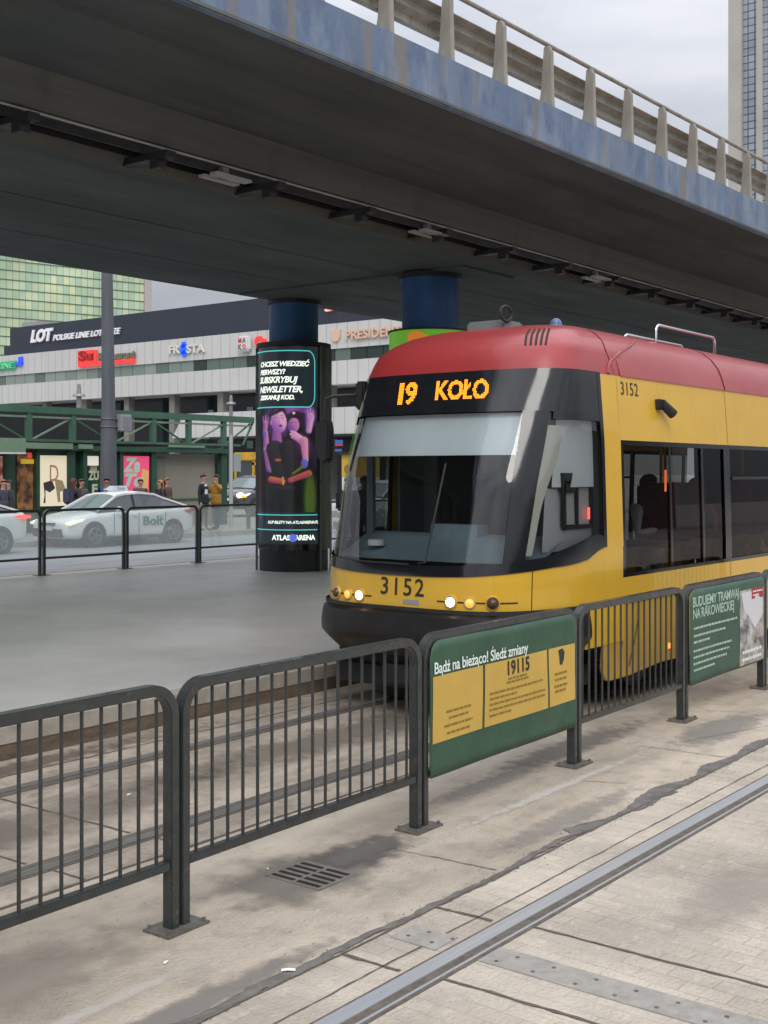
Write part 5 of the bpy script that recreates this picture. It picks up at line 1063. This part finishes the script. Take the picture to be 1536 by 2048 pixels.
# ---------------------------------------------------------------- vehicles
paintw = noisy(mat('white car paint', (.86, .87, .88), .22, coat=.6), (1, 1, 1), 2, .05, bump=0)
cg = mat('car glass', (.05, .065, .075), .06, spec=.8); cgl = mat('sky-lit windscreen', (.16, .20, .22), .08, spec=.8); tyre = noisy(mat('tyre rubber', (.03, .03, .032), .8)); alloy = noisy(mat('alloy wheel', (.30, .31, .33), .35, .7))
trim = mat('dark car trim', (.03, .032, .035), .5)
def make_sedan(body, label=None, taxi=False, suv=False, hl=True, brake=False):
    """car facing -X, wheels on z = 0, centre of wheelbase at the origin"""
    r = empty('car')
    Z = .22 if suv else 0
    # stations: x, sill z, shoulder z, half width, deck z (top of body)
    st = [(-2.22, .42, .58, .55, .62), (-2.18, .30, .62, .72, .70), (-2.05, .22, .68, .82, .78), (-1.75, .20, .74, .87, .86), (-1.35, .19, .80, .885, .92), (-.95, .19, .84, .89, .97), (-.3, .18, .87, .895, .99), (.4, .18, .89, .90, 1.0), (1.0, .18, .90, .895, 1.01), (1.5, .20, .92, .885, 1.03), (1.9, .24, .93, .86, 1.04), (2.15, .30, .90, .80, 1.03), (2.27, .42, .86, .70, .98)]
    def sec(s):
        x, a, b_, w, t = s; a, b_, t = a+Z*.5, b_+Z, t+Z
        return [(x, 0, a), (x, w*.90, a), (x, w*.99, a+.10), (x, w, (a+b_)/2), (x, w*.995, b_-.05), (x, w*.955, b_+.02), (x, w*.86, t-.01), (x, w*.5, t+.02), (x, 0, t+.03)]
    def full(s): h = sec(s); return [(x, -y, z) for x, y, z in h[::-1]][:-1]+h
    b = MB(); rows = [[b.vert(p) for p in full(s)] for s in st]
    for i in range(len(rows)-1):
        for j in range(len(rows[0])-1): b.face((rows[i][j], rows[i+1][j], rows[i+1][j+1], rows[i][j+1]))
    b.face(rows[0]); b.face(rows[-1][::-1]); bo = b.build('body', body, r, smooth=True); sb = bo.modifiers.new('s', 'SUBSURF'); sb.levels = 1; sb.render_levels = 2
    # glasshouse
    g = [(-1.18, .80, .97, .97), (-.45, .62, .97, 1.36), (-.15, .60, .98, 1.415), (.35, .595, .99, 1.44), (.85, .58, 1.0, 1.40), (1.25, .60, 1.01, 1.27), (1.92, .76, 1.03, 1.05)]
    if suv: g = [(-1.18, .80, .97, .97), (-.45, .64, .97, 1.40), (-.1, .63, .98, 1.46), (.6, .63, .99, 1.48), (1.3, .62, 1.0, 1.46), (1.85, .62, 1.01, 1.38), (2.12, .72, 1.03, 1.05)]
    wb_ = lambda x: .80 if x < 1.3 else .80-.04*(x-1.3)
    def band(z0f, z1f, wf, nm, m, off=0):
        bb = MB()
        for sgn in (-1, 1):
            ia = []; ib = []
            for x, w, zb, zt in g: ia.append(bb.vert((x, sgn*(wb_(x)+off), zb-.02+Z))); ib.append(bb.vert((x, sgn*(w+off), zt-.03+Z)))
            for i in range(len(g)-1): bb.face((ia[i], ia[i+1], ib[i+1], ib[i]))
        return bb.build(nm, m, r)
    band(0, 1, 0, 'side_windows', cg)
    def cross(i, j, nm, m, n=8, k0=0, k1=1, lift=0):
        def f(u, v):
            x = lerp(u, g[i][0], g[j][0]); w = lerp(u, wb_(g[i][0]) if i == 0 or i == len(g)-1 else g[i][1], g[j][1] if j not in (0, len(g)-1) else wb_(g[j][0])); z = lerp(u, g[i][3]-.02, g[j][3]-.02)
            t = 2*v-1; return (x+.0, w*t*.985, z+.045*(1-t*t)+Z+lift)
        return MB().grid(f, 4, n).build(nm, m, r, smooth=True)
    cross(0, 1, 'windscreen', cgl); cross(len(g)-2, len(g)-1, 'rear_window', cg)
    def rf_(u, v):
        q = u*(len(g)-3); i = int(min(q, len(g)-4)); f = q-i; a, c = g[i+1], g[i+2]; w = lerp(f, a[1], c[1])+.015; z = lerp(f, a[3], c[3]); t = 2*v-1
        return (lerp(f, a[0], c[0]), w*t, z-.055*abs(t)**5+.035*(1-t*t)+Z)
    o = MB().grid(rf_, 20, 14).build('roof', body, r, smooth=True); sl_ = o.modifiers.new('s', 'SOLIDIFY'); sl_.thickness = .03; sl_.offset = 0
    for sgn in (-1, 1):
        pl = MB().bar([(-1.2, sgn*.80, .97+Z), (-.45, sgn*.635, 1.36+Z), (-.15, sgn*.62, 1.405+Z), (.35, sgn*.615, 1.425+Z), (.85, sgn*.60, 1.39+Z), (1.25, sgn*.61, 1.26+Z), (1.95, sgn*.76, 1.04+Z)], .05, .045, (0, 1, 0)); pl.build('window_pillar', body, r)
        MB().box(.02, .09, sgn*.78-.06 if sgn > 0 else sgn*.78-.02, sgn*.78+.02 if sgn > 0 else sgn*.78+.06, .98+Z, 1.05+Z).bar([(.06, sgn*.80, .99+Z), (.10, sgn*.615, 1.42+Z)], .05, .02, (0, 1, 0)).build('door_pillar', trim, r)
        MB().sph((-.62, sgn*.98, 1.0+Z), .10, 8, sz=.75, sx=.8, sy=1.2).build('mirror', body, r, smooth=True)
        for wx in (-1.35, 1.35):
            ww = .885
            MB().cyl((wx, sgn*(ww-.25), .32+Z*.4), (wx, sgn*(ww+.010), .32+Z*.4), .375+Z*.1, n=32).build('wheel_arch', trim, r)
            w = MB().cyl((wx, sgn*(ww-.2), .315+Z*.25), (wx, sgn*(ww+.025), .315+Z*.25), .315+Z*.25, n=36).build('wheel', tyre, r)
            rm_ = MB().cyl((wx, sgn*(ww+.02), .315+Z*.25), (wx, sgn*(ww+.032), .315+Z*.25), .21, n=28); rm_.build('rim', trim, w)
            sp_ = MB()
            for k in range(5):
                a = k*2*math.pi/5; cx, cz = wx+.11*math.cos(a), .315+Z*.25+.11*math.sin(a); sp_.bar([(wx, sgn*(ww+.036), .315+Z*.25), (wx+.205*math.cos(a), sgn*(ww+.036), .315+Z*.25+.205*math.sin(a))], .05, .015, (0, 1, 0))
            sp_.tube([(wx+.205*math.cos(t*.2618), sgn*(ww+.034), .315+Z*.25+.205*math.sin(t*.2618)) for t in range(25)], .014, 6); sp_.build('spokes', alloy, w)
        # lamps
        MB().ext([(-2.13, .60), (-1.72, .70), (-1.62, .77), (-1.95, .73), (-2.16, .66)], sgn*.70, sgn*.865, lambda u, v, w: (u, w, v+Z)).build('headlight', mat('car headlamp', (.8, .8, .75), .15, emit=(1, .9, .6), es=1.2 if hl else .1), r)
        MB().ext([(1.95, .84), (2.26, .86), (2.24, .94), (2.0, .95), (1.78, .92)], sgn*.60, sgn*.86, lambda u, v, w: (u, w, v+Z)).build('tail_light', mat('car tail lamp', (.3, .02, .02), .2, emit=(1, .06, .05), es=2.0 if brake else .15), r)
        for x in (-.72, .12, 1.06): MB().box(x-.006, x+.006, sgn*.905-.004, sgn*.905+.004, .32+Z*.6, .90+Z).build('door_gap', trim, r)
        for x in (-.0, .92): MB().box(x-.10, x+.06, sgn*.905-.012, sgn*.905+.012, .80+Z, .83+Z).build('door_handle', body, r)
        MB().box(-.95, .95, sgn*.885-.02, sgn*.885+.02, .19+Z*.5, .27+Z*.5).build('sill_trim', trim, r)
    MB().ext([(-2.235, .32), (-2.20, .28), (-2.12, .30), (-2.14, .52), (-2.235, .50)], -.62, .62, lambda u, v, w: (u, w, v+Z)).build('grille', trim, r)
    MB().box(-2.262, -2.235, -.26, .26, .46+Z, .57+Z).build('number_plate', M['white'], r)
    MB().box(-2.25, -2.20, -.35, .35, .60+Z, .66+Z).build('upper_grille', trim, r)
    if taxi:
        t = MB().ext([(-.28, 1.44), (.28, 1.44), (.22, 1.60), (-.24, 1.60)], -.13, .13, lambda u, v, w: (u+.10, w, v+.02)).build('roof_light', mat('pale roof light', (.6, .66, .70), .3), r, bevel=.02)
        fit('TAXI', .26, .07, lambda u, v, w: (.10+u, -.145, 1.54+v), depth=.004).build('roof_light_letters', mat('grey letters', (.1, .15, .2), .5), t, fix=False)
    return r
def place_car(r, x, y, z, rz, label, group=None):
    r.location = (x, y, z); r.rotation_euler = (0, 0, rz); tag(r, label, 'car', group)
gcar = 'cars in the street behind the barrier'
c1 = make_sedan(paintw, taxi=True); place_car(c1, 22.2, 26.6, .122, R(-2), 'white taxi saloon with green lettering on the door facing left', gcar)
tgn = mat('teal green lettering', (.03, .26, .17), .5)
fit('Bolt', .72, .26, lambda u, v, w: (.62+u, -.912-w, .66+v), depth=.003, bold=.03).build('door_lettering', tgn, c1, fix=False, local=True)
fit('*', .0001, .0001, lambda u, v, w: (5, 5, 5)) if 0 else None
c2_ = make_sedan(paintw, brake=True); place_car(c2_, 16.3, 26.3, .122, R(-2), 'white car cut off by the left edge with its brake light lit', gcar)
# facing left like the taxi: its tail is nearest the taxi's nose
dk = noisy(mat('dark grey car paint', (.085, .09, .105), .25, coat=.6)); c3 = make_sedan(dk, suv=True); place_car(c3, 38.2, 36.6, .27, R(12), 'dark grey car with headlights on beside the advertising column', gcar)
MB().cyl((-2.24, -.66, .90), (-2.0, -.66, .90), .10, n=16).cyl((-2.24, .66, .90), (-2.0, .66, .90), .10, n=16).build('lit_beam', mat('lit headlamp', (1, .9, .6), .2, emit=(1, .92, .6), es=5), c3, local=True)
MB().cyl((-2.24, -.84, .86), (-2.0, -.84, .86), .06, n=12).build('indicator', M['amber'], c3, local=True)
c4 = make_sedan(paintw, suv=True); place_car(c4, 33.0, 25.4, .122, R(0), 'white van-like car seen through the left of the windscreen', gcar)
MB().cyl((-2.26, -.62, .90), (-2.0, -.62, .90), .09, n=16).build('lit_beam', mat('lit headlamp', (1, .9, .6), .2, emit=(1, .9, .5), es=3), c4, local=True)
# second tram in the cross street
t2 = empty('old_tram', (46, 39, .26), 'yellow older tram crossing behind the pavilion end', 'tram'); yb = noisy(mat('old tram yellow', (.70, .40, .03), .45)); y0, y1 = 39.9, atX(466, 44.8)
MB().box(44.8, 47.1, y0, y1, .62, 1.70).build('lower_body', yb, t2, bevel=.04); MB().box(44.78, 47.12, y0, y1, 2.72, 3.16).build('roof', yb, t2, bevel=.06); MB().box(44.88, 47.0, y0+.05, y1-.05, 1.70, 2.72).build('window_band', cg, t2)
yy = y1-.1
for k in range(3): MB().box(44.80, 44.86, yy-.12, yy, 1.68, 2.74).build('window_post', yb, t2); yy -= 1.3
MB().box(44.76, 44.82, y1-2.3, y1-2.15, .9, 2.65).box(44.76, 44.82, y1-1.55, y1-1.4, .9, 2.65).box(44.76, 44.82, y1-2.3, y1-1.4, 2.5, 2.66).box(44.76, 44.82, y1-2.3, y1-1.4, .9, 1.3).build('door_frame', yb, t2)
for yw in (40.8, 43.2): MB().cyl((44.9, yw, .6), (45.1, yw, .6), .34, n=24).build('wheel', tyre, t2)
MB().box(44.95, 47.0, y0+.2, y1-.2, .32, .62).build('underframe', M['matblack'], t2)

# ---------------------------------------------------------------- people
skin = mat('skin', (.42, .25, .18), .6); shoe = mat('dark shoes', (.03, .025, .025), .6)
def person(x, y, z, facing, h, cloth, label, pose='stand', hairc=(.04, .025, .02), trousers=(.03, .032, .045), longhair=False, bag=None, shirt=None, group='people waiting in the street', scarf=None, sk=None):
    """one skinned body; faces are coloured by which bone they lie on; local +X is forward"""
    s = h/1.75; root = empty('person', (x, y, z), label, 'person', group, facing)
    J = {}; V = []; E_ = []
    def j(n, p, r, par=None):
        V.append((tuple(c*s for c in p), r*s)); J[n] = len(V)-1
        if par: E_.append((J[par], J[n]))
    sw = .16 if pose in ('walk',) else .03
    j('pelvis', (0, 0, .96), .125); j('waist', (0, 0, 1.12), .115, 'pelvis'); j('chest', (.01, 0, 1.32), .135, 'waist'); j('neckb', (0, 0, 1.45), .075, 'chest'); j('neck', (.01, 0, 1.53), .052, 'neckb'); j('head', (.025, 0, 1.61), .082, 'neck'); j('top', (.015, 0, 1.68), .080, 'head')
    for sd, nm in ((1, 'l'), (-1, 'r')):
        f = sw*sd; j(nm+'hip', (0, sd*.095, .90), .095, 'pelvis'); j(nm+'knee', (f*.7+.02, sd*.10, .49), .062, nm+'hip'); j(nm+'ank', (f*1.1-(.04 if f < 0 else 0), sd*.105, .09+(.03 if f < -.05 else 0)), .042, nm+'knee'); j(nm+'toe', (f*1.1+.15, sd*.125, .035), .035, nm+'ank')
        j(nm+'sh', (0, sd*.185, 1.40), .062, 'chest')
        if pose == 'phone' and sd == 1: A_ = [(.08, .30, 1.28), (.16, .12, 1.50)]
        elif pose == 'phone' : A_ = [(.05, -.27, 1.16), (.22, -.12, 1.30)]
        elif pose == 'cross': A_ = [(.06, sd*.25, 1.13), (.24, sd*.06, 1.18)]
        elif pose == 'walk': A_ = [(-.10*sd, sd*.25, 1.13), (.04-.16*sd, sd*.25, .90)]
        else: A_ = [(-.02, sd*.245, 1.13), (.05, sd*.25, .88)]
        j(nm+'elb', A_[0], .045, nm+'sh'); j(nm+'wri', A_[1], .030, nm+'elb'); d = (Vector(A_[1])-Vector(A_[0])).normalized(); hp = Vector(A_[1])+d*.09; j(nm+'hand', tuple(hp), .034, nm+'wri'); J[nm+'dir'] = d; J[nm+'hp'] = hp
    me = bpy.data.meshes.new('p'); me.from_pydata([v for v, _ in V], E_, []); o = bpy.data.objects.new('p', me); COL.objects.link(o)
    m_ = o.modifiers.new('k', 'SKIN'); m_.use_smooth_shade = True
    for i, (_, r) in enumerate(V): me.skin_vertices[0].data[i].radius = (r*1.05, r)
    for i in (J['waist'], J['chest'], J['pelvis']): r = V[i][1]; me.skin_vertices[0].data[i].radius = (r*1.22, r*.85)
    me.skin_vertices[0].data[0].use_root = True
    sb = o.modifiers.new('s', 'SUBSURF'); sb.levels = 1; sb.render_levels = 1
    dg = bpy.context.evaluated_depsgraph_get(); dg.update(); bm_ = bpy.data.meshes.new_from_object(o.evaluated_get(dg)); bpy.data.objects.remove(o)
    b = MB(); b.v = [tuple(v.co) for v in bm_.vertices]; cl = mat('clothing', cloth, .8); tm = mat('trousers', trousers, .8); sm_ = sk or skin; shm = mat('shirt front', shirt, .7) if shirt else cl
    mats = [sm_, cl, tm, shoe, shm]
    segs_ = [(V[a][0], V[c][0], a, c) for a, c in E_]; names = {v: k for k, v in J.items() if isinstance(v, int)}
    for p in bm_.polygons:
        b.f.append(tuple(p.vertices)); c = Vector((0, 0, 0))
        for i in p.vertices: c += bm_.vertices[i].co
        c /= len(p.vertices); best = None
        for A, B_, ia, ic in segs_:
            A = Vector(A); B_ = Vector(B_); t = max(0, min(1, (c-A).dot(B_-A)/max(1e-6, (B_-A).length_squared))); dd = (c-(A+(B_-A)*t)).length
            if best is None or dd < best[0]: best = (dd, names[ia], names[ic])
        n = best[2]; zz = c.z/s
        if n in ('neck', 'head', 'top') or n.endswith('hand'): k = 0
        elif n.endswith('toe') or (n.endswith('ank') and zz < .11): k = 3
        elif n.endswith('knee') or n.endswith('ank') or n.endswith('hip') or (n == 'waist' and zz < .95): k = 2 if zz < .90 else 1
        else: k = 4 if (shirt and n in ('waist', 'chest', 'neckb') and c.x > .05*s and abs(c.y) < .07*s) else 1
        b.m.append(k)
    # fingers, nose and ears rooted in the same body mesh
    b.k = 0
    for nm, sd in (('l', 1), ('r', -1)):
        d = J[nm+'dir']; hp = J[nm+'hp']; a = d.orthogonal().normalized(); 
        for q in range(4): p0 = (hp+a*(.022*(q-1.5)))*s; b.cyl(p0, p0+(d*(.075-.008*abs(q-1.3))+Vector((.012, 0, 0)))*s, .010*s, .007*s, 6)
        p0 = (hp-d*.03+a*.03)*s; b.cyl(p0, p0+(a*.03+d*.04)*s, .011*s, .008*s, 6)
    b.sph((.105*s, 0, 1.635*s), .016*s, 6, sz=1.5); b.sph((.02*s, .088*s, 1.63*s), .02*s, 6, sy=.5, sz=1.5); b.sph((.02*s, -.088*s, 1.63*s), .02*s, 6, sy=.5, sz=1.5)
    body = b.build('body', mats, root, smooth=True, local=True)
    hm = mat('hair', hairc, .7)
    hb = MB().grid(lambda u, v: tuple(Vector((-.008+(.100)*math.cos(2*math.pi*u)*math.sin(v*1.75*(1 if math.cos(2*math.pi*u) < .3 else .62)), .093*math.sin(2*math.pi*u)*math.sin(v*1.75*(1 if math.cos(2*math.pi*u) < .3 else .62)), 1.665+.092*math.cos(v*1.75*(1 if math.cos(2*math.pi*u) < .3 else .62))))*s), 24, 8)
    if longhair: hb.grid(lambda u, v: tuple(Vector((-.035-.08*math.cos((u-.5)*2.6)*(1-.2*v), .105*math.sin((u-.5)*2.6), 1.68-.30*v))*s), 12, 6)
    ho = hb.build('hair', hm, root, smooth=True, local=True); sl_ = ho.modifiers.new('s', 'SOLIDIFY'); sl_.thickness = .012; sl_.offset = 0
    ey = MB()
    for q in (-1, 1): ey.sph((.094*s, q*.030*s, 1.655*s), .007*s, 5)
    ey.box(.092*s, .104*s, -.022*s, .022*s, 1.588*s, 1.595*s); ey.build('face_features', trim, root, local=True)
    # coat hem
    cf = MB().grid(lambda u, v: tuple(Vector((.155*math.cos(2*math.pi*u)*(1+.06*v)*.86, .175*math.sin(2*math.pi*u)*(1+.06*v), 1.14-.32*v))*s), 20, 4).build('coat_hem', cl, root, smooth=True, local=True); sl_ = cf.modifiers.new('s', 'SOLIDIFY'); sl_.thickness = .012
    if bag:
        bk = MB().box(-.34*s, -.13*s, -.16*s, .16*s, 1.0*s, 1.45*s).build('backpack', mat('backpack', bag, .8), root, local=True, bevel=.05*s); bk.parent = root
    return root
PZ = .262
def pp_(px, Y): return atY(px, Y), Y
tocam = math.pi+math.atan2(S37, C37)
x, y = pp_(407, 27.95); person(x, y, PZ, tocam+1.2, 1.80, (.012, .014, .022), 'man in dark suit and white shirt standing left of the mustard jacket', shirt=(.7, .7, .7), trousers=(.02, .022, .03))
x, y = pp_(433, 28.1); person(x, y, PZ, tocam-.7, 1.78, (.34, .17, .02), 'person in mustard jacket with hands raised to the face', 'phone', trousers=(.03, .03, .04))
x, y = pp_(147, 28.4); person(x, y, PZ, tocam+2.7, 1.68, (.03, .03, .04), 'person with red-brown hair and dark coat seen from behind by the cream poster', hairc=(.10, .03, .02), longhair=True, bag=(.05, .055, .10))
x, y = pp_(163, 28.9); person(x, y, PZ, tocam+.8, 1.66, (.09, .08, .07), 'woman with long brown hair in a grey brown jacket left of the mast', 'cross', hairc=(.07, .03, .02), longhair=True)
x, y = pp_(214, 28.0); person(x, y, PZ, tocam, 1.70, (.04, .075, .20), 'person in open blue jacket standing in front of the mast', shirt=(.6, .62, .68), sk=mat('ruddy skin', (.35, .15, .12), .6))
x, y = pp_(281, 28.5); person(x, y, PZ, tocam+.3, 1.66, (.09, .06, .055), 'brown-haired person in front of the pink poster behind the taxi roof light', hairc=(.16, .07, .03))
x, y = pp_(320, 28.5); person(x, y, PZ, tocam-1.0, 1.62, (.03, .03, .04), 'fair-haired woman in dark coat at the left of the beige shutter', hairc=(.35, .20, .10), longhair=True)
x, y = pp_(334, 28.9); person(x, y, PZ, tocam+1.1, 1.68, (.10, .06, .05), 'woman facing the fair-haired woman in front of the beige shutter', hairc=(.22, .12, .07), longhair=True)
x, y = pp_(6, 28.5); person(x, y, PZ, tocam+.9, 1.66, (.04, .05, .07), 'person with orange-brown hair at the left edge of the pavilion', hairc=(.28, .11, .04), longhair=True)
x, y = pp_(18, 28.9); person(x, y, PZ, tocam-.8, 1.64, (.05, .045, .05), 'dark-clothed person beside the orange-haired one at the left edge')
gpl = 'people waiting on the platform'
x, y = pp_(698, 17.1); person(x, y, .236, tocam+.6, 1.78, (.022, .024, .03), 'dark-clothed person with a backpack between column and tram', 'cross', bag=(.02, .022, .03), group=gpl)
x, y = pp_(729, 16.2); person(x, y, .236, tocam-.5, 1.80, (.03, .05, .045), 'person in dark green coat seen through the left edge of the windscreen', 'cross', group=gpl)

# unseen dark block added behind the camera to darken the tram's window reflections
ob = empty('office_building', (10, -26, -.05), 'unseen dark office block added behind the viewer to darken the tram window reflections', 'building')
MB().box(-30, 80, -40, -26, -.05, 9).build('wall', noisy(mat('dark stone wall', (.10, .095, .085), .7), scale=1), ob)
wn = None
for i in range(20):
    for j in range(2):
        if wn is None: wn = MB().box(-1.6, 1.6, -.0, .06, 0, 2.6).build('window', cg, ob, local=True); o = wn
        else: o = wn.copy(); COL.objects.link(o); o.parent = ob
        o.location = (-38+i*5.4, .0, 1.0+4.0*j)

gps = 'passengers inside the tram'
x = atY(1299, 5.55); person(x, 5.55, .38, tocam+.6, 1.70, (.42, .42, .44), 'pale figure added inside the tram, standing in for a person reflected in the window', 'cross', group=gps, trousers=(.2, .2, .22))  # figure added in place of a person's reflection in the glass
x = atY(1392, 5.50); person(x, 5.50, .38, tocam-.6, 1.66, (.14, .02, .03), 'passenger in dark red standing inside the tram behind the side window', 'cross', group=gps)
x = atY(1500, 5.60); person(x, 5.60, .38, tocam+.9, 1.72, (.06, .07, .08), 'dark-clothed passenger inside the tram near the right edge of the picture', 'stand', group=gps)
